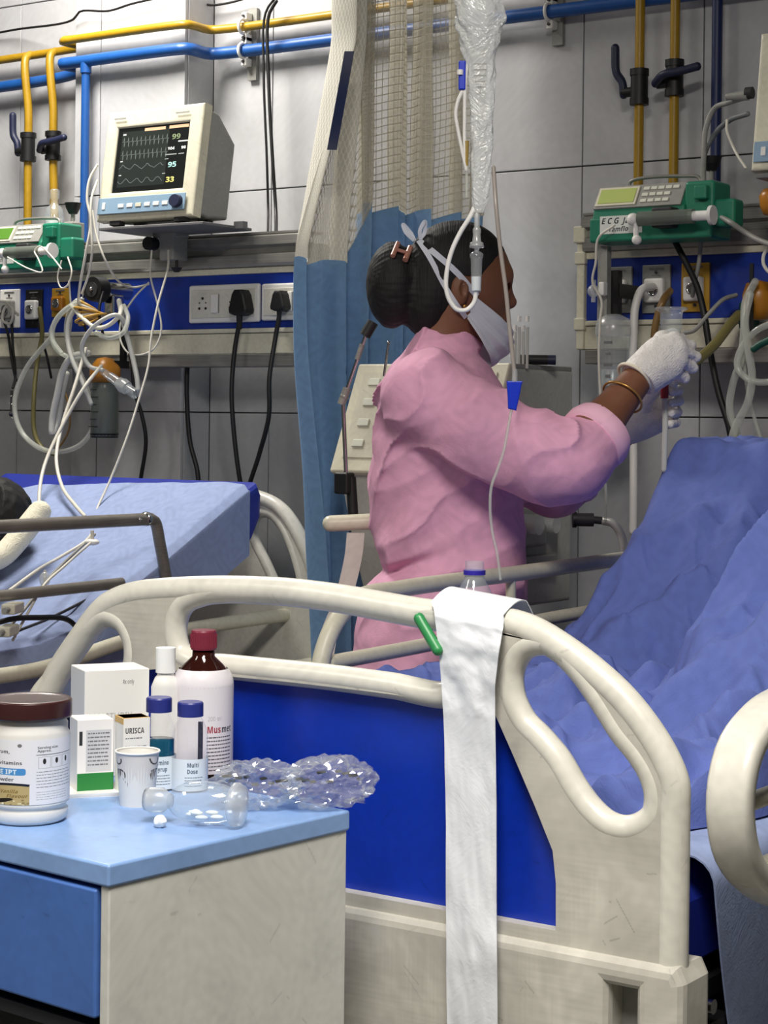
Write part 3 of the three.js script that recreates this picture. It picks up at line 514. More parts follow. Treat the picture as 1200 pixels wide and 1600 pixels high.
const L = [
  ['white monitor cable falling into the tubing bunch at the left', M.whiteCable, 0.0035, [[152, 258, .42], [140, 280, .44], [136, 312, .45], [142, 345, .45], [135, 390, .46], [126, 440, .45], [121, 478, .42]]],
  ['white monitor cable looping to the black regulator knob', M.whiteCable, 0.0032, [[152, 282, .42], [143, 310, .45], [142, 350, .46], [144, 392, .46], [138, 430, .44], [128, 458, .42]]],
  ['thin grey monitor cable running to the blue strip', M.whiteCable, 0.003, [[145, 330, .44], [150, 365, .45], [166, 410, .44], [186, 440, .38], [210, 449, .3], [232, 444, .3]]],
  ['thin white cable in a wide loop below the monitor clamp', M.whiteCable, 0.0026, [[237, 392, .34], [235, 430, .36], [246, 475, .37], [252, 515, .37], [242, 543, .38], [222, 554, .38], [200, 551, .38], [188, 530, .38], [190, 500, .37], [210, 465, .36], [232, 442, .35]]],
  ['long white lead hanging from the monitor clamp down to the left bed', M.whiteCable, 0.003, [[263, 392, .33], [262, 420, .38], [247, 475, .42], [236, 530, .44], [232, 570, .45], [216, 628, .48], [196, 690, .52], [170, 755, .56], [150, 800, .62], [144, 838, .68]]],
  ['white lead from the suction jar dropping behind the bed rail', M.whiteCable, 0.0048, [[158, 572, .42], [132, 605, .46], [100, 660, .5], [72, 720, .56], [62, 765, .62], [63, 840, .72], [60, 890, .8], [48, 945, .88]]],
  ['second white lead beside it resting on the bed sheet', M.whiteCable, 0.0048, [[134, 545, .42], [118, 600, .46], [97, 665, .5], [88, 715, .55], [97, 760, .6], [118, 790, .66], [132, 806, .7]]],
  ['wide clear tubing loop hanging at the left below the panel', M.clearTube, 0.0075, [[82, 525, .36], [40, 578, .37], [23, 628, .38], [30, 668, .38], [58, 698, .38], [92, 706, .37], [128, 693, .36], [147, 662, .35], [140, 620, .36], [118, 565, .36], [104, 520, .37], [112, 480, .38], [128, 468, .38]]],
  ['olive tubing hanging left of the clear loop', M.olive, 0.0065, [[62, 482, .25], [66, 520, .27], [59, 560, .31], [53, 620, .33], [55, 680, .33], [70, 704, .33], [88, 710, .33]]],
  ['thick milky tubing hanging in a narrow bend', M.milkTube, 0.0095, [[137, 552, .39], [112, 558, .4], [98, 580, .4], [90, 615, .4], [82, 655, .4], [82, 678, .4], [90, 660, .385], [97, 615, .38], [104, 585, .375]]],
  ['thin brown tubing arc below the clear loop', M.brownTube, 0.003, [[98, 598, .35], [108, 640, .35], [108, 670, .35], [96, 694, .35], [88, 702, .35]]],
  ['clear tubing falling in front of the black outlet', M.clearTube, 0.007, [[120, 470, .4], [92, 495, .41], [80, 520, .41], [88, 545, .41], [112, 560, .4], [132, 560, .4]]],
  ['bright clear tubing leaving the black regulator knob', M.clearTube, 0.007, [[124, 472, .42], [104, 482, .43], [85, 505, .43], [82, 530, .43], [96, 552, .42]]],
  ['milky tubing in the middle of the bunch', M.milkTube, 0.0065, [[122, 476, .41], [108, 500, .42], [106, 530, .42], [112, 560, .42], [130, 600, .41], [142, 630, .4]]],
  ['white tubing crossing under the yellow coil', M.whiteCable, 0.006, [[112, 478, .41], [130, 498, .43], [150, 512, .43], [170, 508, .43], [185, 495, .42], [190, 478, .38]]],
  ['clear tubing slanting down right past the regulator', M.milkTube, 0.007, [[186, 470, .38], [192, 500, .39], [204, 545, .39], [214, 590, .39], [216, 608, .39]]],
  ['thin clear line looping from the left syringe pump', M.whiteCable, 0.0022, [[12, 402, .46], [45, 420, .47], [66, 425, .47], [60, 405, .46], [54, 392, .45], [62, 385, .45], [80, 400, .46], [96, 420, .47]]],
  ['thin line hanging in a loop under the left syringe pump', M.whiteCable, 0.0022, [[106, 402, .44], [112, 425, .45], [106, 445, .45], [96, 450, .45], [90, 435, .45], [96, 408, .45]]],
  ['black lead at the far left of the panel', M.black, 0.004, [[2, 490, .26], [12, 520, .26], [18, 560, .27], [25, 595, .26]]],
  ['second black lead at the far left of the panel', M.black, 0.004, [[18, 495, .26], [20, 540, .26], [24, 590, .26], [20, 606, .28]]],
  ['milky tubing arching over the amber outlet', M.milkTube, 0.006, [[196, 505, .4], [182, 492, .43], [160, 500, .45], [138, 520, .45], [128, 545, .44], [140, 572, .43], [160, 578, .42]]],
  ['short clear tubing bent beside the yellow coil', M.clearTube, 0.0065, [[150, 520, .44], [172, 528, .44], [192, 520, .43], [200, 498, .41], [194, 478, .38]]],
  ['thin black lead passing behind the black outlet', M.black, 0.0035, [[60, 505, .24], [66, 530, .26], [74, 560, .28], [80, 590, .26]]],
  ['thin white line hanging straight beside the amber outlet', M.whiteCable, 0.0025, [[108, 440, .42], [110, 470, .4], [112, 500, .36], [108, 530, .33]]],
  ['tangled white tubing at the far left outlet', M.whiteCable, 0.004, [[-10, 470, .27], [8, 472, .28], [20, 485, .29], [16, 505, .28], [4, 500, .28], [10, 478, .28], [28, 492, .27]]],
];
for (const [lab, m, r, pts] of L) wire(m === M.black || m === M.whiteCable ? 'cable' : 'tubing', lab, m === M.black || m === M.whiteCable ? 'cable' : 'tubing', zp(pts, 0.4), r, m);

// ------------------------------------------------------------------ suction and oxygen gear on the right panel
{
  const c = onZ(957, 640, 0.34), g = thing('suction_jar', 'clear suction jar with a white lid hanging below the right syringe pump', 'jar', c), R = 0.037;
  obj('jar', lathe([[0, 0], [R * 0.8, 0], [R * 0.86, 0.006], [R, 0.165], [R * 1.02, 0.17]]), M.clearPlastic, g);
  obj('contents', lathe([[0, 0.002], [R * 0.78, 0.002], [R * 0.9, 0.09], [0, 0.09]]), M.frosted, g);
  obj('lid', lathe([[R * 1.04, 0.165], [R * 1.1, 0.17], [R * 1.1, 0.185], [R * 0.95, 0.205], [R * 0.4, 0.215], [0, 0.215]]), M.frosted, g);
  obj('graduation', [0.05, 0.075, 0.1, 0.125, 0.15].map((y, i) => box(i % 2 ? 0.012 : 0.02, 0.006, 0.001, 0.006, y, R * 0.98)), M.midGrey, g);
  obj('bracket', [box(0.018, 0.1, 0.02, -0.004, 0.265, -0.02), box(0.025, 0.03, 0.09, -0.004, 0.27, -0.06)], M.black, g);
  const r2 = onZ(945, 430, 0.34); obj('post', [box(0.024, 0.17, 0.02, r2.x - c.x, r2.y - c.y - 0.02, 0.002)], M.grey, g);
  const v = onZ(938, 455, 0.36), s = thing('stopcock', 'small white stopcock tied beside the suction jar on the right', 'stopcock', V(v.x, v.y, 0.37));
  obj('body', [ball(0.014, -0.012, 0, 0), cyl(0.005, 0.005, 0.05, -0.012, 0, 0)], M.frosted, s); obj('handle', [box(0.014, 0.03, 0.02, 0.012, 0.004, 0, 0.003)], M.white, s);
  const o = onZ(1186, 468, 0.33), q = thing('oxygen_regulator', 'orange regulator cap at the right edge of the blue strip', 'regulator', V(o.x, o.y, 0.33));
  obj('cap', lathe([[0, -0.045], [0.022, -0.042], [0.034, -0.02], [0.036, 0.01], [0.028, 0.035], [0, 0.042]]), M.amber, q);
  obj('stem', [cylZ(0.012, 0.012, 0.1, 0, 0, -0.06)], M.chrome, q); obj('hanger', [box(0.008, 0.15, 0.006, 0.0, -0.0, 0.04)], M.black, q);
  const b = onZ(1156, 492, 0.3); tag(obj('outlet_adapter', box(0.025, 0.06, 0.06, b.x, b.y, 0.25, 0.005), M.darkGreen), 'dark green outlet adapter on the right blue strip', 'adapter');
  const o2 = onZ(1195, 312, 0.42); tag(obj('probe_connector', lathe([[0, -0.03], [0.018, -0.028], [0.026, -0.01], [0.028, 0.012], [0.02, 0.026], [0, 0.03]]).translate(o2.x, o2.y, 0.38), M.amber), 'round orange connector under the right edge monitor', 'connector');
}
const Rw = [
  ['tubing', 'thick white hose hanging from the middle outlet down past the gloved hands', mat(0xe4e3de, 0.4), 0.0095, [[1020, 448, .25], [1003, 452, .29], [993, 478, .31], [990, 540, .32], [988, 600, .32], [990, 680, .32], [990, 760, .33], [989, 830, .33]]],
  ['tubing', 'short brown hose from the outlet behind the gloved hand', M.brownTube, 0.0085, [[1047, 455, .26], [1036, 470, .3], [1026, 500, .31], [1022, 530, .31], [1024, 560, .31]]],
  ['tubing', 'grey hose arching from the green adapter', M.grey, 0.005, [[1150, 461, .28], [1130, 468, .31], [1108, 490, .33], [1085, 516, .34], [1070, 520, .34]]],
  ['tubing', 'fat olive hose slanting from the green adapter to the gloved hand', M.olive, 0.011, [[1154, 492, .3], [1140, 508, .33], [1115, 540, .38], [1088, 564, .44]]],
  ['cable', 'black cable slanting from the right pump across the outlets', M.black, 0.0075, [[1055, 378, .3], [1074, 415, .31], [1090, 450, .32], [1100, 490, .33], [1108, 540, .33], [1122, 610, .33], [1140, 672, .33], [1150, 740, .33]]],
  ['cable', 'grey cable hanging beside the black one under the right pump', M.grey, 0.005, [[1096, 370, .3], [1092, 410, .3], [1085, 445, .29], [1082, 462, .27]]],
  ['tubing', 'clear tubing dropping from the orange regulator behind the blanket', M.clearTube, 0.0085, [[1180, 440, .38], [1165, 470, .39], [1162, 520, .4], [1158, 560, .4], [1145, 600, .4], [1140, 640, .4], [1152, 680, .4]]],
  ['tubing', 'clear tubing sweeping from the orange regulator to the blanket top', M.clearTube, 0.009, [[1172, 460, .41], [1164, 500, .42], [1170, 550, .42], [1175, 590, .42], [1168, 630, .42], [1150, 665, .42], [1140, 700, .42]]],
  ['tubing', 'clear tubing looping at the right edge', M.clearTube, 0.0075, [[1205, 505, .42], [1180, 518, .42], [1158, 545, .42], [1152, 572, .42], [1165, 590, .42], [1185, 597, .42], [1210, 596, .42]]],
  ['tubing', 'green striped tubing end at the right edge', M.darkGreen, 0.008, [[1178, 545, .44], [1188, 538, .44], [1205, 530, .44]]],
  ['tubing', 'thin clear line coming down behind the blanket at right', M.clearTube, 0.004, [[1162, 560, .38], [1168, 610, .38], [1178, 650, .38], [1190, 690, .38]]],
  ['cable', 'grey cable curving from the right monitor down to the pump', M.grey, 0.006, [[1165, 152, .38], [1140, 160, .36], [1116, 170, .33], [1103, 200, .33], [1100, 240, .34], [1100, 290, .34], [1112, 325, .36], [1145, 350, .4], [1185, 375, .44], [1215, 385, .46]]],
  ['cable', 'thick grey cable from the right monitor looping to the pump clamp', mat(0x6f7276, 0.5), 0.006, [[1168, 178, .38], [1140, 188, .35], [1115, 212, .32], [1101, 240, .32], [1099, 280, .3], [1099, 330, .28]]],
  ['cable', 'thin white lead at the side of the right monitor', M.whiteCable, 0.003, [[1136, 188, .37], [1136, 205, .38], [1144, 226, .38], [1152, 242, .39], [1165, 262, .4]]],
  ['cable', 'white lead ring at the right edge of the blue strip', M.whiteCable, 0.004, [[1210, 385, .42], [1195, 395, .42], [1193, 412, .42], [1202, 425, .42], [1212, 428, .42]]],
  ['cable', 'thin white line from the right pump down past the stopcock', M.whiteCable, 0.0028, [[960, 352, .42], [935, 372, .42], [931, 410, .41], [926, 440, .4], [940, 470, .39], [938, 500, .39], [936, 560, .39], [938, 610, .39], [940, 640, .39]]],
];
for (const [n, lab, m, r, pts] of Rw) wire(n, lab, n, zp(pts, 0.4), r, m);
{
  const a = onZ(1152, 150, 0.38), g = thing('cable_plug', 'grey cable plug at the left side of the right monitor', 'plug', a);
  obj('shell', [cylX(0.012, 0.007, 0.05, 0, 0, 0, 16)], M.grey, g); obj('grip', [cylX(0.013, 0.013, 0.015, 0.028, 0.004, 0, 16)], M.dark, g);
}

// ------------------------------------------------------------------ curtain between the beds
{
  const g = thing('curtain', 'blue hospital curtain with a white net top, gathered beside the wall', 'curtain', V(-2.6, 0, 0.4));
  // plan of the gathered cloth: s runs from the wall outwards
  const zEnd = y => y > 1.55 ? lerp(0.69, 0.52, Math.min(1, (y - 1.55) / 0.5)) : lerp(0.585, 0.69, sstep(0.5, 1.5, y));
  const cloth = (s, y, dx = 0) => {
    const z = s < 0.7 ? lerp(0.09, 0.5, s / 0.7) : lerp(0.5, zEnd(y), (s - 0.7) / 0.3);
    const ph = s * 2 * Math.PI * 6.5 + Math.sin(s * 17) * 0.8 + nz(s * 4, y * 0.5, 1) * 0.8;
    const x = lerp(-2.525, -2.72, z / 0.8) + Math.sin(ph) * 0.036 + 0.014 * Math.sin(ph * 2.3 + y) + 0.008 * nz(s * 20, y * 3, 4) + dx;
    return V(x + 2.6, y, z + 0.012 * Math.cos(ph) - 0.4);
  };
  const hem = s => 1.652 - 0.14 * sstep(0.68, 0.72, s) + 0.012 * Math.sin(s * 40);
  const metres = (geo, y0, y1, cell) => { const uv = geo.attributes.uv; for (let i = 0; i < uv.count; i++) uv.setXY(i, uv.getX(i) * 1.75 / cell, lerp(y0, y1, uv.getY(i)) / cell); return geo; };
  obj('panel', sheet((u, v) => cloth(u, lerp(0.12, hem(u), v)), 260, 40), M.curtain, g);
  obj('net', metres(sheet((u, v) => cloth(u * 0.7, lerp(hem(u * 0.7), 2.75, v), 0.003), 200, 40), 1.65, 2.75, 0.019), netMat, g);
  obj('net_flap', metres(sheet((u, v) => cloth(0.7 + u * 0.3, lerp(hem(0.7 + u * 0.3), 2.75, v), 0.003), 90, 40), 1.5, 2.75, 0.03), netMatHex, g);
  const A = onD(546, 82, 4.36), B = onD(519, 236, 4.3);
  const o = g.position;
  obj('tie_band', shell((u, v) => A.clone().lerp(B, v).sub(o).add(EX.clone().multiplyScalar(0.022 * (u - 0.5))).addScaledVector(EF, -0.012 + 0.006 * Math.sin(v * 5)), 4, 20, 0.002), M.darkBlue, g);
  const tr = thing('curtain_track', 'ceiling track that carries the blue curtain', 'track', V(-2.6, 2.78, 0.5));
  obj('track', [box(0.03, 0.025, 1.4, 0, 0, 0.2)], M.steel, tr); obj('hanger', [cyl(0.005, 0.005, 0.16, 0, 0.09, -0.3), cyl(0.005, 0.005, 0.16, 0, 0.09, 0.7)], M.steel, tr);
  for (let i = 0; i < 10; i++) obj('hook', [cyl(0.003, 0.003, 0.04, 0, -0.02, -0.38 + i * 0.05, 8)], M.white, tr);
}

// ------------------------------------------------------------------ left bed
const LBX = -2.97, LBW = 0.93;
{
  const g = thing('hospital_bed', 'hospital bed on the left with raised backrest and grey side rail', 'bed', V(LBX - LBW / 2, 0, 1.4));
  const o = g.position;
  // mattress: section along the bed, raised at the head
  const top = [[0.43, 0.99], [0.5, 0.958], [0.8, 0.806], [1.05, 0.69], [1.2, 0.655], [1.6, 0.645], [2.4, 0.645]];
  const sec = top.map(p => [p[0], p[1]]).concat([[2.4, 0.525], [1.25, 0.525], [1.0, 0.575], [0.45, 0.845], [0.415, 0.9], [0.412, 0.96]]);
  const eb = extrude(shapeOf(sec), LBW - 0.03, 0.018); eb.rotateY(-Math.PI / 2); eb.translate((LBW - 0.03) / 2, 0, -o.z);
  obj('mattress', eb, M.mattress, g);
  obj('bed_frame', [box(0.05, 0.05, 1.95, LBW / 2 - 0.06, 0.46, 0, 0.006), box(0.05, 0.05, 1.95, -LBW / 2 + 0.06, 0.46, 0, 0.006), box(LBW, 0.05, 0.05, 0, 0.46, -0.9), box(LBW, 0.05, 0.05, 0, 0.46, 0.9), box(LBW - 0.1, 0.03, 1.2, 0, 0.5, 0.4), (() => { const b = box(LBW - 0.1, 0.02, 0.62, 0, 0, 0); b.rotateX(0.44); return at(b, 0, 0.68, -0.68); })()], mat(0x1a2860, 0.55), g);
  for (const sx of [-1, 1]) for (const z of [-0.85, 0.85]) obj('leg', [box(0.045, 0.42, 0.045, sx * (LBW / 2 - 0.08), 0.25, z), cylX(0.05, 0.05, 0.03, sx * (LBW / 2 - 0.08), 0.05, z)], M.creamPaint, g);
  // head board of moulded plastic
  const hb = [[-0.48, 0.45], [0.48, 0.45], [0.482, 0.7], [0.47, 0.77], [0.43, 0.85], [0.37, 0.92], [0.3, 0.95], [0, 0.965], [-0.3, 0.95], [-0.37, 0.92], [-0.43, 0.85], [-0.47, 0.77], [-0.482, 0.7]];
  const hs = shapeOf(hb);
  const gripHole = [[0.275, 0.86], [0.29, 0.905], [0.33, 0.91], [0.375, 0.875], [0.42, 0.79], [0.435, 0.72], [0.41, 0.685], [0.375, 0.7], [0.32, 0.78]];
  for (const s of [1, -1]) hs.holes.push(new THREE.Path(gripHole.map(p => new THREE.Vector2(p[0] * s, p[1]))));
  const he = extrude(hs, 0.024); he.translate(0.11, 0, 0.335 - o.z);
  const hd = obj('headboard', he, M.abs, g);
  obj('headboard_rim', [tube(hb.slice(2).map(p => V(p[0] + 0.11, p[1] - 0.004, 0.347 - o.z)), 0.019, 120, 12)], M.abs, hd);
  for (const s of [1, -1]) obj('grip_rim', [tube(gripHole.map(p => V(p[0] * s + 0.11, p[1], 0.347 - o.z)), 0.0145, 90, 10, true)], M.abs, hd);
  // side rail, bars running along the bed
  const P = (px, py) => onX(px, py, LBX + 0.035).sub(o);
  const rl = obj('side_rail', [rod(P(-60, 826), P(236, 811), 0.0145, 16), rod(P(-60, 938), P(190, 911), 0.0125, 16)], M.railGrey, g);
  obj('rail_post', [tube([P(232, 810), P(242, 815), P(250, 850), P(262, 920), P(266, 960)], 0.0135)], M.railGrey, rl);
  obj('rail_joint', [ball(0.017, ...P(228, 811).toArray())], M.chrome, rl);
  obj('rivet', [ball(0.005, ...P(212, 812).add(V(0.012, 0, 0)).toArray()), ball(0.005, ...P(226, 808).add(V(0.014, 0, 0)).toArray())], M.chrome, rl);
  obj('side_tube', [tube([P(-40, 1062), P(60, 1046), P(125, 1026), P(192, 1003), P(290, 984), P(400, 967), P(476, 957)], 0.017, 60, 12)], M.creamPaint, g);
  obj('side_post', [rod(P(478, 955), P(480, 1080), 0.017, 12)], M.creamPaint, g);
  const bx = thing('drawer_unit', 'low grey metal drawer unit beside the left bed head', 'cabinet', (() => { const q = onX(400, 1100, -2.83); return V(-2.8, 0, 0.42); })());
  obj('body', [box(0.12, 0.54, 0.36, 0, 0.27, 0.02, 0.004)], M.midGrey, bx); obj('top', [box(0.13, 0.014, 0.38, 0, 0.547, 0.02, 0.003)], M.cream, bx); obj('drawer_handle', [box(0.012, 0.04, 0.14, 0.064, 0.47, 0.08)], M.dark, bx);
  // sheet tucked over the mattress, wrinkled
  const path = [[0.475, 0.985], [0.53, 0.958], [0.8, 0.82], [1.05, 0.702], [1.2, 0.668], [1.6, 0.658], [2.4, 0.658]];
  const zy = t => { const L2 = t * (path.length - 1), i = Math.min(path.length - 2, Math.floor(L2)), f = L2 - i; return [lerp(path[i][0], path[i + 1][0], f), lerp(path[i][1], path[i + 1][1], f)]; };
  const half = LBW / 2 + 0.004, drop = 0.17, span = 2 * half + 2 * drop;
  const sh = tag(obj('bed_sheet', shell((u, v) => {
    let a = (u - 0.5) * span, x, dy = 0; const vs = 0.2 * sstep(half, -half, a), [z, y] = zy(vs + (1 - vs) * v);
    if (a > half) { dy = -(a - half); x = half; } else if (a < -half) { dy = a + half; x = -half; } else x = a;
    const r = 0.02, e = half - Math.abs(x); if (e < r && !dy) dy = -(r - Math.sqrt(Math.max(0, r * r - (r - e) * (r - e))));
    const side = Math.abs(a) > half ? 1 : 0;
    const w = 0.006 * Math.abs(nz(x * 5 + z * 9, z * 3 - x * 7, 2)) + 0.007 * Math.max(0, nz(x * 2 - z * 7, x * 9, 7));
    return V(x + (side ? Math.sign(x) * (0.004 + w * 0.5) : 0) + o.x, y + dy + (side ? 0 : w) - (side ? 0.004 : 0), z);
  }, 120, 150, 0.002), M.bedSheet), 'light blue sheet tucked over the mattress of the left bed', 'sheet');
  // pad and leads lying on the sheet
  const lay = (pts, up) => pts.map(p => onX(p[0], p[1], p[2]).add(V(0, up, 0)));
  const pad = thing('collar_pad', 'soft white padded roll on the left bed against the dark hair', 'pad');
  obj('roll', [tube([onX(-40, 880, -3.28), onX(0, 870, -3.28), onX(25, 846, -3.28), onX(50, 815, -3.28), onX(62, 800, -3.28)], 0.028, 40, 14)], mat(0xe9e5cf, 0.9, { bumpMap: B1, bumpScale: 0.003 }), pad);
  wire('cable', 'white lead lying on the left bed under the rail', 'cable', lay([[5, 930, -3.0], [60, 890, -3.05], [95, 870, -3.1], [135, 845, -3.1], [143, 835, -3.1]], 0), 0.004, M.whiteCable);
  wire('cable', 'grey lead twisting across the left bed sheet', 'cable', lay([[148, 835, -3.08], [110, 870, -3.05], [75, 905, -3.0], [40, 950, -2.95], [10, 985, -2.93]], 0), 0.0035, M.grey);
  wire('cable', 'grey lead beside the small white cable clip', 'cable', lay([[145, 845, -3.06], [100, 885, -3.0], [68, 915, -2.96], [45, 955, -2.93], [20, 1000, -2.91]], 0), 0.003, M.whiteCable);
  wire('cable', 'black lead curving over the left bed near the rail', 'cable', lay([[-10, 975, -2.91], [20, 967, -2.91], [60, 965, -2.91], [105, 968, -2.92], [125, 985, -2.92]], 0), 0.006, M.black);
  wire('cable', 'dark lead slanting behind the lower rail bar', 'cable', lay([[30, 985, -2.95], [80, 965, -3.0], [130, 940, -3.02], [165, 922, -3.04]], 0), 0.0035, M.dark);
  for (const [px, py, X, lab] of [[20, 950, -2.9, 'upper pale grey connector box on the left bed edge'], [12, 985, -2.89, 'lower pale grey connector box on the left bed edge']]) {
    const p = onX(px, py, X), q = thing('connector_box', lab, 'connector', p, 0.5, 'connector boxes'); obj('shell', [box(0.03, 0.022, 0.07, 0, 0, 0, 0.004)], M.cream, q); obj('plug', [cylZ(0.006, 0.006, 0.03, 0, 0, 0.045, 12)], M.grey, q);
  }
  const c1 = onX(144, 847, -3.06), cl = thing('cable_clip', 'small white cable clip on the sheet of the left bed', 'clip', c1); obj('clip', [ball(0.016, 0, 0, 0, 1.2, 0.5, 0.9)], M.white, cl); obj('loop', [cyl(0.004, 0.004, 0.03, 0, 0.012, 0, 8)], M.whiteCable, cl);
  const c2 = onX(70, 905, -2.99); const cl2 = thing('cable_clip', 'clear cable junction on the leads under the left bed rail', 'clip', c2); obj('clip', [ball(0.012, 0, 0, 0, 1, 1.4, 1)], M.frosted, cl2); obj('loop', [cyl(0.003, 0.003, 0.04, 0, 0, 0, 8)], M.whiteCable, cl2);
  // the patient whose dark hair shows at the edge of the picture, lying on the raised backrest
  const hp = onX(-18, 812, -3.42), pe = thing('person', 'dark haired patient lying on the left bed, only the head in the picture', 'person', hp), Q = V;
  const dn = V(0, -0.42, 0.9).normalize();
  const at2 = (t, u = 0, x = 0) => V(x, dn.y * t + u * 0.9, dn.z * t + u * 0.42);
  const bones = [ellip(V(0, 0, 0), 0.075, 0.085, 0.1), capsule(at2(0.09), at2(0.2, -0.01), 0.052, 0.056), capsule(at2(0.24, -0.01, -0.15), at2(0.24, -0.01, 0.15), 0.07, 0.07), capsule(at2(0.28, 0.01), at2(0.62, 0.01), 0.13, 0.12), capsule(at2(0.26, 0, 0.2), at2(0.55, -0.02, 0.25), 0.045, 0.04), capsule(at2(0.26, 0, -0.2), at2(0.55, -0.02, -0.25), 0.045, 0.04)];
  obj('body', field((x, y, z) => bones.reduce((d, b) => smin(d, b(x, y, z), 0.05), 9), [-0.35, -0.5, -0.15], [0.35, 0.2, 0.85], 0.016), M.skin, pe);
  obj('hair', field((x, y, z) => Math.max(Math.hypot(x / 0.088, (y - 0.005) / 0.098, (z + 0.012) / 0.112) * 0.09 - 0.09 + 0.006 * nz(x * 40, y * 40, z * 40), (y - z * -0.2) * 0.5 + z - 0.05), [-0.12, -0.13, -0.16], [0.12, 0.13, 0.1], 0.007), M.hair, pe);
}
// ------------------------------------------------------------------ ventilator behind the nurse
{
  const c = onD(800, 575, 4.15), W = 0.39, T0 = c.y, g = thing('ventilator', 'grey ventilator with a sloping key panel standing behind the nurse', 'ventilator', V(c.x - W / 2, 0, c.z));
  const D = 0.26, hd = 0.235;
  const e = extrude(shapeOf([[0, T0], [-D, T0], [-D, T0 - 0.52], [0.0, T0 - 0.52], [0.05, T0 - 0.4], [0.105, T0 - hd]]), W, 0.008); e.rotateY(-Math.PI / 2); e.translate(W / 2, 0, 0);
  obj('housing', e, M.ventGrey, g);
  const an = Math.atan2(0.105, hd), Lp = Math.hypot(0.105, hd);
  const on = (geo, u, v, off) => { geo.rotateX(-an); return at(geo, u, T0 - hd / 2 + v * Math.cos(an) + off * Math.sin(an), 0.0525 - v * Math.sin(an) + off * Math.cos(an)); };
  const pn = obj('key_panel', on(box(W + 0.012, Lp + 0.01, 0.022, 0, 0, 0, 0.006), 0, 0, 0.008), M.ivory, g);
  obj('panel_inset', on(box(W - 0.04, Lp - 0.05, 0.003, 0, 0, 0), 0, 0.005, 0.02), M.cream, pn);
  for (let j = 0; j < 4; j++) for (let i = 0; i < 6; i++) obj('key', on(box(0.03, 0.018, 0.004, 0, 0, 0, 0.002), -0.14 + i * 0.056, 0.085 - j * 0.05, 0.023), (i === 5 && j === 0) ? mat(0xe3dc86, 0.5) : M.key, pn);
  obj('top_lid', [box(W + 0.01, 0.012, D, 0, T0 + 0.004, -D / 2, 0.004)], M.grey, g);
  obj('side_panel', [box(0.004, 0.36, D - 0.04, W / 2 + 0.001, T0 - 0.22, -D / 2 + 0.0)], M.ventGrey, g);
  obj('emblem', (() => { const t = new THREE.TorusGeometry(0.009, 0.0022, 8, 20); t.rotateY(Math.PI / 2); return [at(t, W / 2 + 0.003, T0 - 0.04, -D + 0.035), box(0.002, 0.012, 0.004, W / 2 + 0.003, T0 - 0.04, -D + 0.035)]; })(), M.black, g);
  const md = obj('breathing_module', [box(0.06, 0.13, 0.2, W / 2 + 0.0, T0 - 0.37, -0.06, 0.006), box(0.08, 0.05, 0.12, W / 2 + 0.02, T0 - 0.36, 0.0, 0.01), box(0.05, 0.03, 0.16, W / 2 + 0.02, T0 - 0.42, -0.05, 0.005)], M.grey, g);
  obj('port', [cylX(0.022, 0.022, 0.05, W / 2 + 0.06, T0 - 0.335, 0.02)], M.frosted, md); obj('port', [cylX(0.018, 0.018, 0.04, W / 2 + 0.05, T0 - 0.34, -0.08)], M.frosted, md);
  obj('cart_column', [box(0.16, T0 - 0.6, 0.14, 0, (T0 - 0.6) / 2 + 0.1, -D / 2, 0.01)], M.midGrey, g);
  obj('cart_base', [box(0.46, 0.05, 0.46, 0, 0.1, -D / 2 + 0.04, 0.02)], M.grey, g);
  for (const sx of [-1, 1]) for (const sz of [-1, 1]) obj('castor', [cylX(0.04, 0.04, 0.025, sx * 0.2, 0.04, -D / 2 + 0.04 + sz * 0.19)], M.black, g);
  obj('shelf_box', [box(0.28, 0.2, 0.22, 0.08, T0 - 0.72, -D / 2, 0.01)], M.dark, g);
  const hx = onD(516, 818, 3.92).sub(g.position), hx2 = onD(640, 812, 3.92).sub(g.position);
  obj('push_handle', [tube([hx, hx.clone().lerp(hx2, 0.5), hx2], 0.0165, 20, 14), box(0.03, 0.03, 0.2, hx2.x - 0.02, hx2.y, hx2.z - 0.1)], M.ivory, g);
  const bl = [[556, 832, 3.93], [552, 870, 3.93], [536, 935, 3.93], [516, 985, 3.93], [508, 1030, 3.93], [510, 1100, 3.93]].map(p => onD(...p).sub(g.position));
  const cv = new THREE.CatmullRomCurve3(bl);
  obj('bent_leg', shell((u, v) => cv.getPoint(v).add(EX.clone().multiplyScalar((u - 0.5) * 0.036)), 4, 40, 0.014), M.abs, g);
  // things on the lid
  const a = onD(840, 572, 4.05), hd2 = thing('torch', 'black torch lying on the ventilator lid', 'torch', V(onZ(834, 570, c.z - 0.1).x, T0 + 0.021, c.z - 0.1), TH); obj('barrel', [cylX(0.011, 0.011, 0.06, 0, 0, 0)], M.black, hd2); obj('head', [cylX(0.011, 0.0105, 0.02, 0.038, 0, 0)], M.navy, hd2);
  for (let i = 0; i < 4; i++) { const q = onD(768 + i * 7, 556, 4.1); const s = thing('sample_tube', ['leftmost', 'second', 'third', 'rightmost'][i] + ' of four thin tubes standing on the ventilator lid behind the mask', 'tube', V(q.x, T0 + 0.01, c.z - 0.03 - i * 0.004), 0, 'thin tubes on the ventilator'); obj('glass', [cyl(0.0035, 0.0035, 0.07 + (i % 2) * 0.02, 0, 0.035, 0, 10)], M.milkTube, s); obj('cap', [cyl(0.004, 0.004, 0.012, 0, 0.078 + (i % 2) * 0.02, 0, 10)], M.white, s); }
  // jointed arm for the hoses
  const J = (px, py, d = 3.98) => onD(px, py, d), arm = thing('hose_support_arm', 'jointed metal hose arm with black clamps left of the nurse', 'arm');
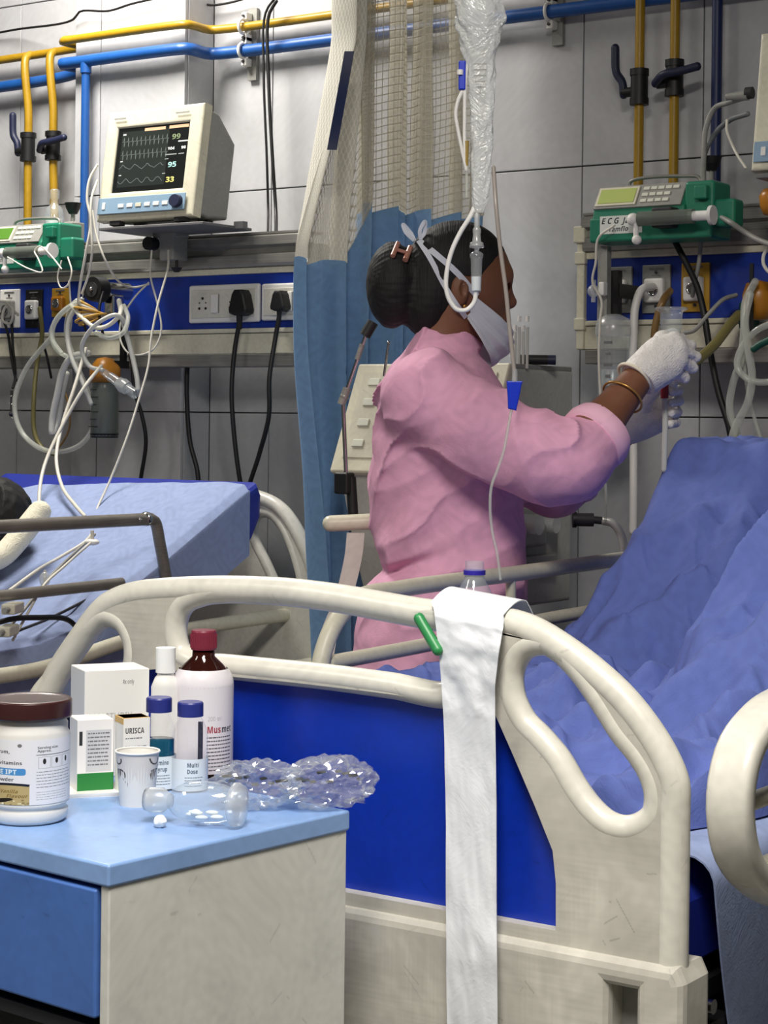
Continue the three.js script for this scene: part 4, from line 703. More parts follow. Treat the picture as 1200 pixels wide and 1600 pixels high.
  obj('lower_rod', [rod(J(541, 745), J(536, 628), 0.0045)], M.chrome, arm); obj('joint', [rod(J(533, 632), J(543, 606), 0.0085), ball(0.0095, ...J(538, 620).toArray())], M.steel, arm); obj('upper_rod', [rod(J(541, 612), J(573, 520), 0.004)], M.chrome, arm);
  obj('grip', [rod(J(558, 562), J(566, 538), 0.0055)], M.steel, arm); obj('top_clamp', [rod(J(570, 525), J(583, 503), 0.012)], M.black, arm); obj('base_clamp', [box(0.035, 0.045, 0.03, ...J(538, 755).toArray(), 0.005), rod(J(548, 745), J(552, 810), 0.011)], M.black, arm);
  const rd = thing('drip_rod', 'thin metal rod rising behind the ventilator key panel', 'rod'); const ra = onD(607, 535, 4.2), rb = onD(600, 588, 4.2); obj('rod', [rod(ra, rb, 0.003)], M.chrome, rd); obj('tip', [ball(0.004, ...ra.toArray())], M.chrome, rd);
  const hp = onD(905, 812, 4.02); const cn = thing('hose_connector', 'black hose connector plugged into the ventilator side', 'connector', hp); obj('ribbed_sleeve', [rod(V(-0.01, 0, 0).applyAxisAngle(V(0, 1, 0), TH), V(0.03, 0, 0).applyAxisAngle(V(0, 1, 0), TH), 0.014), rod(V(0.03, 0, 0).applyAxisAngle(V(0, 1, 0), TH), V(0.055, -0.002, 0).applyAxisAngle(V(0, 1, 0), TH), 0.008)], M.dark, cn); obj('ring', [rod(V(-0.014, 0, 0).applyAxisAngle(V(0, 1, 0), TH), V(-0.006, 0, 0).applyAxisAngle(V(0, 1, 0), TH), 0.017)], M.black, cn);
  wire('tubing', 'white ventilator hose bending down from the black connector', 'tubing', [onD(943, 814, 4.02), onD(958, 818, 4.0), onD(970, 835, 3.98), onD(976, 860, 3.96), onD(978, 900, 3.96)], 0.009, M.milkTube);
  wire('tubing', 'thin clear line hanging from the nurse sleeve to the ventilator hose', 'tubing', [onD(938, 690, 3.9), onD(944, 730, 3.92), onD(947, 780, 3.95), onD(946, 815, 4.0)], 0.003, M.clearTube);
}

// ------------------------------------------------------------------ right bed, seen from its foot
const FZ = 2.455, BXC = -1.31;                                 // front of the foot board, middle of the bed
{
  const g = thing('hospital_bed', 'hospital bed in the foreground with a white and blue moulded foot board', 'bed', V(BXC, 0, 1.4)), o = g.position;
  const w2 = list => list.map(p => { const q = onZ(p[0], p[1], FZ); return [q.x - o.x, q.y]; });
  const outer = w2([[45, 1080], [70, 1035], [105, 983], [140, 938], [165, 922], [200, 911], [260, 905], [320, 903], [390, 904], [450, 908], [520, 917], [600, 931], [680, 945], [740, 950], [790, 956], [830, 970], [880, 1000], [930, 1038], [975, 1080], [1015, 1130], [1045, 1180], [1062, 1225], [1069, 1270], [1072, 1320], [1070, 1400]]);
  const sx = outer[outer.length - 1][0] - 0.006;
  const full = [[-sx, 0.66], [-sx, 0.73], [-sx + 0.01, 0.775], ...outer, [sx, 0.598], [-sx, 0.598]];
  const off = (pts, k, closed = true) => pts.map((p, i) => { const n = pts.length, a = pts[closed ? (i + n - 1) % n : Math.max(0, i - 1)], b = pts[closed ? (i + 1) % n : Math.min(n - 1, i + 1)], dx = b[0] - a[0], dy = b[1] - a[1], l = Math.hypot(dx, dy); return [p[0] - dy / l * k, p[1] + dx / l * k]; });
  for (const p of outer) p[0] = Math.min(p[0], sx);
  const RR = 0.0145, edgeLine = [[-sx, 0.605], [-sx, 0.66], [-sx, 0.73], [-sx + 0.01, 0.775], ...outer, [sx, 0.66], [sx, 0.605]];
  const s = shapeOf([...off(edgeLine, -RR, false), [sx - RR, 0.598], [-sx + RR, 0.598]]);
  const curve = (pts) => new THREE.Path(new THREE.CatmullRomCurve3(pts.map(p => V(p[0], p[1], 0)), true, 'centripetal').getPoints(90).map(p => new THREE.Vector2(p.x, p.y)));
  const slot = w2([[806, 1085], [806, 1052], [820, 1030], [846, 1027], [870, 1048], [892, 1074], [918, 1112], [947, 1158], [977, 1196], [993, 1225], [998, 1246], [996, 1263], [985, 1273], [968, 1278], [946, 1272], [925, 1254], [902, 1223], [876, 1179], [847, 1144], [820, 1116]]);
  const mid = w2([[278, 1008], [275, 983], [282, 961], [308, 948], [350, 944], [450, 949], [550, 963], [640, 977], [680, 985], [697, 1000], [700, 1030], [697, 1058], [690, 1066], [600, 1053], [500, 1040], [400, 1030], [337, 1024], [305, 1022]]);
  const br = w2([[770, 1112], [800, 1180], [835, 1262], [862, 1330], [867, 1380], [867, 1455]]), tp = w2([[240, 1046], [300, 1050], [365, 1058], [450, 1066], [560, 1079], [690, 1096], [740, 1104]]);
  const blue = [...br.slice().reverse(), ...tp.slice().reverse(), ...br.map(p => [-p[0], p[1] + 0.0])];
  const slotM = slot.map(p => [-p[0] + 0.004, p[1] - 0.014]).reverse();
  s.holes.push(curve(off(slot, RR)), curve(off(slotM, RR)), curve(off(mid, RR)));
  s.holes.push(new THREE.Path(blue.map(p => new THREE.Vector2(p[0], p[1]))));
  const fe = extrude(s, 0.026); fe.translate(0, 0, FZ - 0.028 - o.z);
  const fb = obj('foot_board', fe, M.absWorn, g);
  const inset = extrude(shapeOf(blue.map(p => [p[0] * 1.03, p[1] + (p[1] > 0.7 ? 0.008 : -0.004)])), 0.012); inset.translate(0, 0, FZ - 0.03 - o.z);
  obj('blue_panel', inset, M.footBlue, fb);
  // rounded rims of the moulding
  const rim = (pts, r, dz = 0) => tube(pts.map(p => V(p[0], p[1], FZ - 0.0155 + dz - o.z)), r, 200, 12, true);
  obj('grip_rim', rim(off(slot, RR), 0.015), M.abs, fb); obj('grip_rim', rim(off(slotM, RR), 0.015), M.abs, fb);
  obj('middle_rim', rim(off(mid, RR), 0.015), M.abs, fb);
  obj('top_rim', [tube(off(edgeLine, -RR, false).map(p => V(p[0], p[1], FZ - 0.0165 - o.z)), 0.0165, 220, 14)], M.abs, fb);
  // lower box of the foot board, with the ledge
  const lowS = shapeOf([[-sx - 0.008, 0.25], [sx + 0.008, 0.25], [sx + 0.008, 0.592], [sx, 0.608], [-sx, 0.608], [-sx - 0.008, 0.592]]);
  lowS.holes.push(new THREE.Path([[sx - 0.075, 0.3], [sx - 0.075, 0.578], [sx - 0.045, 0.578], [sx - 0.045, 0.3]].map(p => new THREE.Vector2(p[0], p[1]))));
  const lo = extrude(lowS, 0.07, 0.012, 3); lo.translate(0, 0, FZ - 0.05 - o.z);
  const lp = obj('lower_panel', lo, M.absWorn, g);
  obj('pole_socket', [box(0.05, 0.31, 0.01, sx - 0.06, 0.44, FZ - 0.03 - o.z)], M.grey, lp);
  obj('mattress', (() => { const e = extrude(shapeOf([[-0.425, 0.555], [0.40, 0.555], [0.425, 0.575], [0.425, 0.64], [0.408, 0.672], [0.375, 0.685], [-0.395, 0.685], [-0.425, 0.66]]), 1.98, 0.012); return at(e, 0, 0, 0.405 - o.z); })(), M.mattress, g);
  obj('bed_frame', [box(0.05, 0.06, 2.0, 0.385, 0.5, 0, 0.006), box(0.05, 0.06, 2.0, -0.41, 0.5, 0, 0.006), box(0.9, 0.05, 0.05, 0, 0.49, 0.9), box(0.9, 0.05, 0.05, 0, 0.49, -0.9), box(0.86, 0.02, 1.9, 0, 0.54, 0)], M.black, g);
  obj('cross_bar', [box(0.2, 0.05, 0.05, 0.42, 0.43, 0.86, 0.004)], M.creamPaint, g);
  for (const q of [-1, 1]) for (const z of [-0.8, 0.8]) obj('leg', [box(0.045, 0.4, 0.045, q * 0.36, 0.28, z), cylX(0.05, 0.05, 0.03, q * 0.36, 0.05, z)], M.creamPaint, g);
  const hbs = shapeOf([[-0.47, 0.45], [0.47, 0.45], [0.47, 0.72], [0.42, 0.86], [0.3, 0.94], [-0.3, 0.94], [-0.42, 0.86], [-0.47, 0.72]]); const hbe = extrude(hbs, 0.045, 0.015); obj('headboard', at(hbe, 0, 0, 0.335 - o.z), M.abs, g);
  // far side rail of round tube
  const F = (px, py) => onX(px, py, -1.768).sub(o);
  const rail = obj('far_side_rail', [tube([F(492, 1120), F(500, 1040), F(520, 980), F(560, 935), F(620, 921), F(800, 897), F(975, 873), F(1090, 858)], 0.0145, 120, 12), tube([F(515, 1036), F(690, 1003), F(850, 968), F(940, 952), F(1080, 925)], 0.0125, 60, 12)], M.creamPaint, g);
  for (const [a, b, c] of [[798, 900, 980], [960, 880, 948]]) obj('rail_post', rod(F(a, b), F(a, c), 0.0095), M.creamPaint, rail);
  obj('rail_foot', [tube([F(822, 1050), F(842, 1043), F(858, 1040), F(862, 1052), F(864, 1090)], 0.011)], M.creamPaint, rail);
  // near side rail: the rounded end of a flat loop, the rest runs out of the picture
  const xr = -0.79, N = (px, py) => onX(px, py, xr);
  const yA = N(1420, 1085).y, yB = N(1420, 1390).y;
  const lc = new THREE.CatmullRomCurve3([[1420, 1085], [1300, 1082], [1235, 1092], [1190, 1122], [1155, 1175], [1141, 1250], [1150, 1330], [1182, 1378], [1230, 1402], [1300, 1402], [1420, 1390]].map(p => N(...p).sub(o)).concat([[yB, 1.6], [yB, 1.15], [(yA + yB) / 2, 0.98], [yA, 1.15], [yA, 1.6]].map(p => V(xr, p[0], p[1]).sub(o))), true, 'centripetal');
  const band = new THREE.BufferGeometry().copy((() => {
    const pts = lc.getSpacedPoints(220), sec = [], n = 16, P = [], I = [];
    for (let k = 0; k < n; k++) { const a = k / n * 2 * Math.PI, c = Math.cos(a), q = Math.sin(a); sec.push([Math.sign(c) * Math.pow(Math.abs(c), 0.6) * 0.0135, Math.sign(q) * Math.pow(Math.abs(q), 0.6) * 0.024]); }
    pts.forEach((p, i) => { const t = (pts[i + 1] || pts[1]).clone().sub(pts[i - 1] || pts[pts.length - 2]).normalize(), b = V(1, 0, 0), m = t.clone().cross(b).normalize(); for (const [x, y] of sec) { const q = p.clone().addScaledVector(m, x).addScaledVector(b, y); P.push(q.x, q.y, q.z); } });
    for (let i = 0; i < pts.length - 1; i++) for (let k = 0; k < n; k++) { const a = i * n + k, b = i * n + (k + 1) % n; I.push(a, b, a + n, b, b + n, a + n); }
    const q = new THREE.BufferGeometry(); q.setAttribute('position', new THREE.Float32BufferAttribute(P, 3)); q.setIndex(I); q.computeVertexNormals(); return q;
  })());
  const nr = obj('near_side_rail', band, M.abs, g);
  obj('rail_bar', [rod(N(1146, 1262).sub(o), V(xr, N(1330, 1215).y, 1.0).sub(o), 0.0095)], M.creamPaint, nr); obj('rail_bar', [rod(N(1165, 1368).sub(o), V(xr, N(1330, 1330).y, 1.05).sub(o), 0.012)], M.creamPaint, nr);
  obj('bolt', [cylX(0.008, 0.008, 0.012, 0.45, 0.535, 0.93)], M.chrome, g); obj('bolt', [cylX(0.006, 0.006, 0.03, 0.45, 0.49, 0.9)], M.chrome, g);
}
// light blue bed sheet: over the mattress and hanging down its near side
{
  const span = 1.55;
  tag(obj('bed_sheet', shell((u, v) => {
    const z = lerp(0.46, 2.33, v); let a = u * span, x, y = 0.69;
    const edge = 0.815, foot = sstep(2.27, 2.33, z);
    if (a < edge) x = -1.72 + a;
    else { const t = a - edge, R = 0.03, arc = R * Math.PI / 2; if (t < arc) { x = -1.72 + edge + R * Math.sin(t / R); y -= R * (1 - Math.cos(t / R)); } else { x = -1.72 + edge + R + 0.01 * (t - arc); y -= R + (t - arc); } }
    const hang = a > edge ? 1 : 0;
    x += hang * 0.006 * Math.sin(z * 9 + nz(z * 3, y * 2, 1) * 3) ; y += (hang ? 0 : 0.004 * Math.abs(nz(x * 8, z * 6, 3)) + 0.001);
    const slant = hang ? (a - edge) * 0.16 : 0;
    return V(x + (hang ? 0.012 : 0), y, z - slant * 0 + (hang ? 0 : 0) - (v > 0.9 ? hang * (a - edge) * 0.22 : hang * (a - edge) * 0.22 * v));
  }, 150, 110, 0.002), M.bedSheet), 'light blue sheet on the foreground bed hanging down at its side', 'sheet');
}
// blue blanket over raised knees
{
  const fold = (A, w, ...p) => [p.map(q => onY(q[0], q[1], q[2])), A, w];
  const folds = [fold(0.035, 0.028, [1092, 850, .98], [1045, 925, .9], [1000, 990, .82], [950, 1055, .76], [905, 1100, .74]), fold(0.04, 0.03, [1186, 1000, .86], [1150, 1080, .8], [1100, 1145, .77], [1030, 1200, .75], [940, 1230, .74]), fold(0.04, 0.03, [1215, 1080, .82], [1150, 1180, .77], [1080, 1235, .75], [990, 1265, .74]), fold(0.03, 0.022, [1215, 1200, .76], [1140, 1250, .75], [1070, 1268, .74]), fold(0.025, 0.02, [860, 1085, .73], [900, 1140, .73], [960, 1160, .74], [1020, 1130, .78]), fold(-0.03, 0.02, [1030, 780, 1.02], [1060, 830, .98], [1085, 870, .94])];
  const H = (x, z) => {
    const k = sstep(-1.32, -1.14, x), zs = lerp(0.9, 1.34, k), ze = lerp(1.29, 1.93, k);
    const t = Math.min(1, Math.max(0, (z - zs) / (ze - zs)));
    let rise = 1 - (t < 1 ? Math.pow(t, 1.15) * (1.0) * (1 + 0.35 * (1 - t)) / 1.0 : 1); rise = Math.max(0, Math.min(1, rise));
    const roundTop = sstep(0, 0.16, t); rise = lerp(1, rise, roundTop);
    const far = sstep(-1.735, -1.575, x), near = 1 - sstep(-1.02, -0.9, x), head = sstep(0.42, 0.62, z);
    let h = 0.405 * rise * far * near * head;
    h -= 0.2 * Math.exp(-Math.pow((x + 1.3 - 0.05 * (z - 1.2)) / 0.055, 2)) * Math.min(1, h / 0.3) * sstep(0.75, 1.2, z);
    // folds that sweep round from the knees to the foot of the bed
    const q = Math.hypot((x + 1.72) * 1.0, (z - 0.95) * 0.85) + 0.035 * nz(x * 5, z * 5, 2);
    const low = 1 - sstep(0.18, 0.40, h), f1 = Math.pow(0.5 + 0.5 * Math.sin(q * 42 + 1.4 * nz(x * 3, z * 3, 9)), 1.6);
    h += 0.042 * f1 * (0.25 + 0.75 * low) * sstep(0.9, 1.25, z) * (1 - 0.7 * sstep(2.12, 2.24, z));
    const run = Math.abs(nz(x * 16 + z * 2, z * 2.5 - x * 3, 5)); h += 0.022 * (0.45 - run) * sstep(0.03, 0.2, h);
    for (const [pts, A, w] of folds) { let dm = 9; for (let i = 0; i < pts.length - 1; i++) { const a = pts[i], b = pts[i + 1], dx = b.x - a.x, dz = b.z - a.z, t2 = Math.max(0, Math.min(1, ((x - a.x) * dx + (z - a.z) * dz) / (dx * dx + dz * dz))); dm = Math.min(dm, Math.hypot(x - a.x - dx * t2, z - a.z - dz * t2)); } if (dm < 3 * w) h += A * Math.exp(-dm * dm / (w * w)); }
    h += (1 - 0.85 * sstep(0.3, 0.37, h)) * 0.02 * Math.pow(1 - Math.abs(nz(x * 5 + 0.5 * nz(x * 8, z * 8, 4), z * 4.5 + x * 3, 12)), 9) + 0.012 * Math.pow(1 - Math.abs(nz(x * 9 - z * 6, z * 7, 21)), 8) * (1 - 0.85 * sstep(0.3, 0.37, h));
    h += 0.012 * Math.abs(nz(x * 13, z * 17, 6)) + 0.006 * nz(x * 30, z * 26, 3);
    return 0.702 + Math.max(0, h);
  };
  const g = thing('blanket', 'blue blanket draped over the raised knees of a patient', 'blanket', V(BXC, 0.69, 1.3));
  obj('cloth', shell((u, v) => {
    const xe = -0.925 + 0.03 * Math.sin(v * 23) , x = lerp(-1.74, xe, u), ze = 2.27 + 0.03 * Math.sin(u * 15) + 0.02 * nz(u * 9, 3, 1), z = lerp(0.47, ze, v);
    const edge = Math.min(sstep(0, 0.012, 1 - u), sstep(0, 0.01, 1 - v));
    let y = H(x, z); y = lerp(0.695, y + 0.008 * (Math.exp(-(1 - u) * 40) + Math.exp(-(1 - v) * 40)), edge);
    return V(x - BXC, y - 0.69, z - 1.3);
  }, 200, 330, 0.003), M.drape, g);
}
// white tape hanging from the foot board
{
  const A = [[676, 946, 788, 968, 0], [680, 962, 786, 985, 0.012], [686, 1010, 780, 1020, 0.016], [690, 1060, 774, 1072, 0.013], [694, 1120, 774, 1130, 0.012], [697, 1250, 776, 1256, 0.012], [698, 1400, 776, 1404, 0.018], [698, 1500, 777, 1504, 0.026], [699, 1620, 778, 1622, 0.026], [700, 1700, 778, 1700, 0.026]];
  tag(obj('tape', shell((u, v) => {
    const t = v * (A.length + 1);
    if (t < 2) { const top = onZ(lerp(A[0][0], A[0][2], u), lerp(A[0][1], A[0][3], u), FZ), f = (2 - t) / 2; return V(top.x, top.y + 0.013 * Math.sin(f * Math.PI * 0.9) + 0.004 - 0.05 * Math.max(0, f - 0.7), FZ + 0.002 - f * 0.068 + 0.0); }
    const s = Math.min(A.length - 1.001, t - 2), i = Math.floor(s), f = s - i, a = A[i], b = A[i + 1], z = FZ + 0.004 + lerp(a[4], b[4], f) + 0.004 * nz(u * 3, s * 1.2, 2) + 0.001 * nz(u * 9, s * 3, 5);
    return onZ(lerp(lerp(a[0], b[0], f), lerp(a[2], b[2], f), u), lerp(lerp(a[1], b[1], f), lerp(a[3], b[3], f), u), z);
  }, 24, 160, 0.0012), M.tape), 'long strip of white tape hanging from the foot board bar', 'tape');
  const q = onZ(735, 945, 2.36), top = onZ(735, 877, 2.36), g = thing('plastic_bottle', 'clear plastic bottle with a purple neck ring behind the foot board', 'bottle', V(q.x, 0.698, 2.352));
  const h = top.y - 0.698; const R = 0.031;
  obj('bottle', lathe([[0, 0.003], [R * 0.8, 0], [R, 0.008], [R, 0.03], [R * 0.93, 0.035], [R, 0.04], [R, h - 0.1], [R * 0.95, h - 0.09], [R, h - 0.08], [R * 0.96, h - 0.065], [R * 0.75, h - 0.042], [0.0125, h - 0.022], [0.0105, h - 0.016], [0.0105, h]]), M.clearPlastic, g);
  obj('neck_ring', cyl(0.0125, 0.0125, 0.005, 0, h - 0.013, 0), mat(0x2c2299, 0.4), g);
  const a = onZ(655, 966, 2.47), b = onZ(684, 1016, 2.475); tag(obj('green_clip', tube([a, a.clone().lerp(b, 0.5), b], 0.0062, 16), M.greenClip), 'green plastic clip stuck beside the tape', 'clip');
}

// ------------------------------------------------------------------ bedside locker and what stands on it
const TOPY = 0.745;
const lk = { yaw: 0.09, c: onY(170, 1352, TOPY) };
{
  const W = 0.44, D = 0.335, g = thing('bedside_locker', 'white bedside locker with a light blue top and a blue drawer', 'locker', V(lk.c.x, 0, lk.c.z), -lk.yaw);
  // local: right front top corner at x=0, z=0; body goes to -x and -z
  obj('top', [box(W, 0.021, D, -W / 2, TOPY - 0.0105, -D / 2, 0.003)], M.lockerTop, g);
  obj('side', [box(0.012, TOPY - 0.1, D - 0.006, -0.008, (TOPY - 0.021 + 0.08) / 2, -D / 2, 0.002)], M.lockerSide, g);
  obj('side', [box(0.012, TOPY - 0.1, D - 0.006, -W + 0.008, (TOPY - 0.021 + 0.08) / 2, -D / 2, 0.002)], M.lockerSide, g);
  obj('back', [box(W - 0.03, TOPY - 0.1, 0.006, -W / 2, (TOPY - 0.021 + 0.08) / 2, -D + 0.006)], M.lockerSide, g);
  for (const y of [0.585, 0.09]) obj('shelf', [box(W - 0.03, 0.012, D - 0.02, -W / 2, y, -D / 2)], M.inside, g);
  obj('drawer', [box(W - 0.034, 0.118, 0.016, -W / 2, TOPY - 0.021 - 0.063, -0.008, 0.003), box(W - 0.05, 0.09, D - 0.06, -W / 2, TOPY - 0.085, -D / 2)], M.lockerFront, g);
  const d = g.children[g.children.length - 1]; obj('drawer_handle', [box(0.1, 0.012, 0.018, -W / 2, TOPY - 0.08, 0.006, 0.003)], M.chrome, d);
  obj('door', [box(W - 0.034, 0.4, 0.014, -W / 2, 0.3, -0.02, 0.003)], M.lockerFront, g);
  for (const sx of [-0.04, -W + 0.04]) for (const sz of [-0.04, -D + 0.04]) obj('castor', [cylX(0.03, 0.03, 0.02, sx, 0.03, sz), cyl(0.012, 0.012, 0.04, sx, 0.066, sz)], M.black, g);
}
const on = (px, py) => onY(px, py, TOPY), stand = (px, z) => V(onZ(px, 1190, z).x, TOPY, z);
const FACE = TH;                                              // labels look towards the aisle
{
  // powder tub
  const p = on(44, 1280), R = 0.0405, g = thing('powder_tub', 'white powder tub with a dark brown lid on the locker', 'tub', p, FACE);
  obj('tub', lathe([[0, 0], [R - 0.006, 0], [R - 0.002, 0.004], [R - 0.001, 0.012], [R - 0.003, 0.014], [R - 0.003, 0.017], [R, 0.02], [R, 0.088], [R - 0.002, 0.091], [R - 0.002, 0.098], [R - 0.004, 0.101], [R - 0.004, 0.106], [0, 0.106]], 60), M.white, g);
  obj('lid', lathe([[R - 0.004, 0.104], [R + 0.0015, 0.104], [R + 0.002, 0.106], [R + 0.002, 0.12], [R + 0.0005, 0.122], [R - 0.005, 0.122], [R - 0.006, 0.1212], [0, 0.1212]], 60), M.brownLid, g);
  const lab = canvasMat(1024, 320, (x, w, h) => {
    x.fillStyle = '#e9eaf0'; x.fillRect(0, 0, w, h);
    const s = x; s.fillStyle = '#2b2f38'; s.font = 'bold 24px sans-serif'; s.fillText('Protein,', 300, 40); s.fillText('Bovine Colostrum,', 252, 68); s.fillText('Probiotics', 300, 94); s.fillText('& Multivitamins', 330, 122);
    s.fillStyle = '#777'; s.beginPath(); s.arc(505, 28, 9, 0, 7); s.fill();
    s.fillStyle = '#4a90cf'; s.beginPath(); s.roundRect(200, 140, 330, 34, 10); s.fill(); s.fillStyle = '#e8f2fb'; s.font = 'bold 32px sans-serif'; s.fillText('IMMUNE IPT', 300, 169);
    s.fillStyle = '#2b2f38'; s.font = 'bold 24px sans-serif'; s.fillText('Powder', 395, 204);
    s.fillStyle = '#b9a674'; s.beginPath(); s.moveTo(200, 320); s.lineTo(200, 300); s.quadraticCurveTo(380, 200, 545, 226); s.lineTo(545, 320); s.fill();
    s.strokeStyle = '#11182a'; s.lineWidth = 11; s.beginPath(); s.moveTo(200, 296); s.quadraticCurveTo(380, 196, 545, 224); s.stroke();
    s.fillStyle = '#7a5f2a'; s.font = 'italic bold 24px sans-serif'; s.fillText('Vanilla', 420, 262); s.fillText('Flavour', 450, 284);
    for (let i = 0; i < 60; i++) { s.fillStyle = ['#efe8cf', '#8d7c4e', '#d8cfa8'][i % 3]; s.fillRect(210 + rnd() * 325, 286 + rnd() * 30, 10, 8); }
    s.fillStyle = '#1d140c'; s.beginPath(); s.ellipse(430, 300, 50, 10, -0.2, 0, 7); s.fill();
    s.fillStyle = '#333'; s.font = 'bold 16px sans-serif'; s.fillText('Serving size', 575, 46); s.fillText('Approx.', 575, 62); s.fillRect(570, 74, 190, 3);
    s.strokeStyle = '#aaa'; s.lineWidth = 2; for (let i = 0; i < 3; i++) { s.strokeRect(580 + i * 56, 86, 50, 56); s.fillStyle = '#222'; s.beginPath(); s.ellipse(604 + i * 56, 108, 7, 14, 0, 0, 7); s.fill(); }
    bars(s, 572, 158, 180, 6, 15, '#666', 3); bars(s, 572, 258, 150, 4, 12, '#888', 2);
  });
  const lg = new THREE.CylinderGeometry(R + 0.0004, R + 0.0004, 0.064, 60, 1, true, -Math.PI, 2 * Math.PI); lg.translate(0, 0.054, 0);
  lg.rotateY(0.0); obj('label', lg, lab, g);
}
function carton(name, label, w, h, d, pos, turn, faces, lid) {
  const g = thing(name, label, 'box', pos, turn);
  obj('carton', [box(w, h, d, 0, h / 2, 0, 0.0012)], M.white, g);
  faces.forEach(([side, m]) => { const c = side === 'front' ? card(w * 0.99, h * 0.99, 0, h / 2, d / 2 + 0.0004) : (() => { const q = new THREE.PlaneGeometry(d * 0.98, h * 0.99); q.rotateY(Math.PI / 2); return at(q, w / 2 + 0.0004, h / 2, 0); })(); obj(side + '_print', c, m, g); });
  if (lid) obj('end_flap', [box(w + 0.0006, h * 0.09, d + 0.0006, 0, h * 0.955, 0, 0.001)], lid, g);
  return g;
}
{
  const boxM = canvasMat(256, 256, (x, w, h) => { x.fillStyle = '#ecebe6'; x.fillRect(0, 0, w, h); x.fillStyle = '#333'; x.font = '14px sans-serif'; x.fillText('Rx only', 150, 34); x.fillStyle = '#b9b9b4'; x.font = '34px sans-serif'; x.fillText('MOISTURIX', 14, 128); x.fillText('cream', 14, 164); });
  carton('white_carton', 'large plain white carton at the back of the locker', 0.075, 0.12, 0.06, stand(170, 2.57), FACE + 0.42, [['front', boxM]]);
  const gm = canvasMat(160, 256, (x, w, h) => { x.fillStyle = '#eceae8'; x.fillRect(0, 0, w, h); x.fillStyle = '#c9c9cc'; x.fillRect(38, 36, 112, 150); bars(x, 46, 46, 96, 9, 14, '#6d6d72', 5); x.fillStyle = '#1f7a35'; x.fillRect(0, 190, w, 66); x.fillStyle = '#2b2b2b'; x.fillRect(8, 40, 14, 50); });
  const gs = canvasMat(128, 256, (x, w, h) => { x.fillStyle = '#c9c7c6'; x.fillRect(0, 0, w, h); x.fillStyle = '#7d2026'; x.fillRect(70, 40, 40, 34); x.fillStyle = '#17602c'; x.fillRect(0, 190, w, 66); bars(x, 12, 60, 40, 7, 16, '#555', 4); });
  const gp = on(142, 1232); carton('medicine_carton', 'small white carton with a green bottom band beside the tub', 0.04, 0.078, 0.038, gp, FACE + 0.38, [['front', gm], ['side', gs]]);
  const cm = canvasMat(128, 256, (x, w, h) => { x.fillStyle = '#efece6'; x.fillRect(0, 0, w, h); x.fillStyle = '#2f2f2f'; x.font = 'bold 26px sans-serif'; x.fillText('URISCA', 8, 52); bars(x, 10, 66, 80, 1, 10, '#777', 4); bars(x, 10, 94, 104, 2, 12, '#777', 3); bars(x, 20, 130, 84, 7, 14, '#8d8d8d', 3); });
  const gp2 = on(201, 1238); carton('medicine_carton', 'slim white carton with a golden top end behind the paper cup', 0.03, 0.082, 0.028, V(gp2.x, TOPY, gp2.z - 0.005), FACE + 0.45, [['front', cm]], mat(0xcda456, 0.4));
  const tp = on(145, 1240); const tr = thing('card_tray', 'flat white card lying under the cartons', 'card', V(tp.x - 0.01, TOPY, tp.z - 0.01), FACE + 0.3); obj('card', [box(0.09, 0.0016, 0.07, 0, 0.0008, 0)], M.white, tr); obj('rim', [box(0.09, 0.003, 0.003, 0, 0.0026, 0.0335)], M.white, tr);
  // bottles
  const g = thing('syrup_bottle', 'tall white labelled medicine bottle with a dark red cap', 'bottle', stand(316, 2.51), FACE), R = 0.0345;
  obj('glass', lathe([[0, 0], [R, 0], [R, 0.104], [R - 0.002, 0.112], [R - 0.012, 0.124], [0.013, 0.133], [0.0125, 0.142], [0, 0.142]], 48), M.amberGlass, g);
  const lm = canvasMat(1024, 360, (x, w, h) => { x.fillStyle = '#e9e4e8'; x.fillRect(0, 0, w, h); x.fillStyle = '#26243a'; x.fillRect(560, 140, 26, 180); x.fillStyle = '#b8b4b8'; x.font = '26px sans-serif'; x.fillText('200 ml', 610, 140); x.font = 'bold 40px sans-serif'; x.fillStyle = '#a02030'; x.fillText('Mus', 606, 190); x.fillStyle = '#35343c'; x.fillText('met', 690, 190); bars(x, 606, 206, 160, 10, 15, '#55525c', 5); });
  const lgm = new THREE.CylinderGeometry(R + 0.0004, R + 0.0004, 0.098, 60, 1, true, -Math.PI, 2 * Math.PI); lgm.rotateY(-0.35); lgm.translate(0, 0.053, 0); obj('label', lgm, lm, g);
  obj('shoulder_sleeve', lathe([[R + 0.0004, 0.1], [R + 0.0004, 0.104], [R - 0.0016, 0.1124], [R - 0.0065, 0.1195]], 48), mat(0xe3dfe4, 0.25), g);
  obj('cap', [cyl(0.0145, 0.0145, 0.02, 0, 0.151, 0, 32), cyl(0.0137, 0.0145, 0.002, 0, 0.162, 0, 32)], M.redLid, g);
  for (let i = 0; i < 28; i++) { const a = i / 28 * 6.283; obj('cap_rib', [box(0.0012, 0.016, 0.001, Math.cos(a) * 0.0147, 0.151, Math.sin(a) * 0.0147)], M.redLid, g); }
  const wb = thing('pill_bottle', 'small white bottle with a plain white cap behind the clear bottles', 'bottle', stand(257, 2.545), FACE);
  obj('bottle', lathe([[0, 0], [0.015, 0], [0.016, 0.002], [0.016, 0.1], [0.012, 0.11], [0.0095, 0.113], [0.0095, 0.12], [0, 0.12]], 36), M.white, wb); obj('cap', [cyl(0.0112, 0.0112, 0.028, 0, 0.13, 0, 28)], M.cotton, wb);
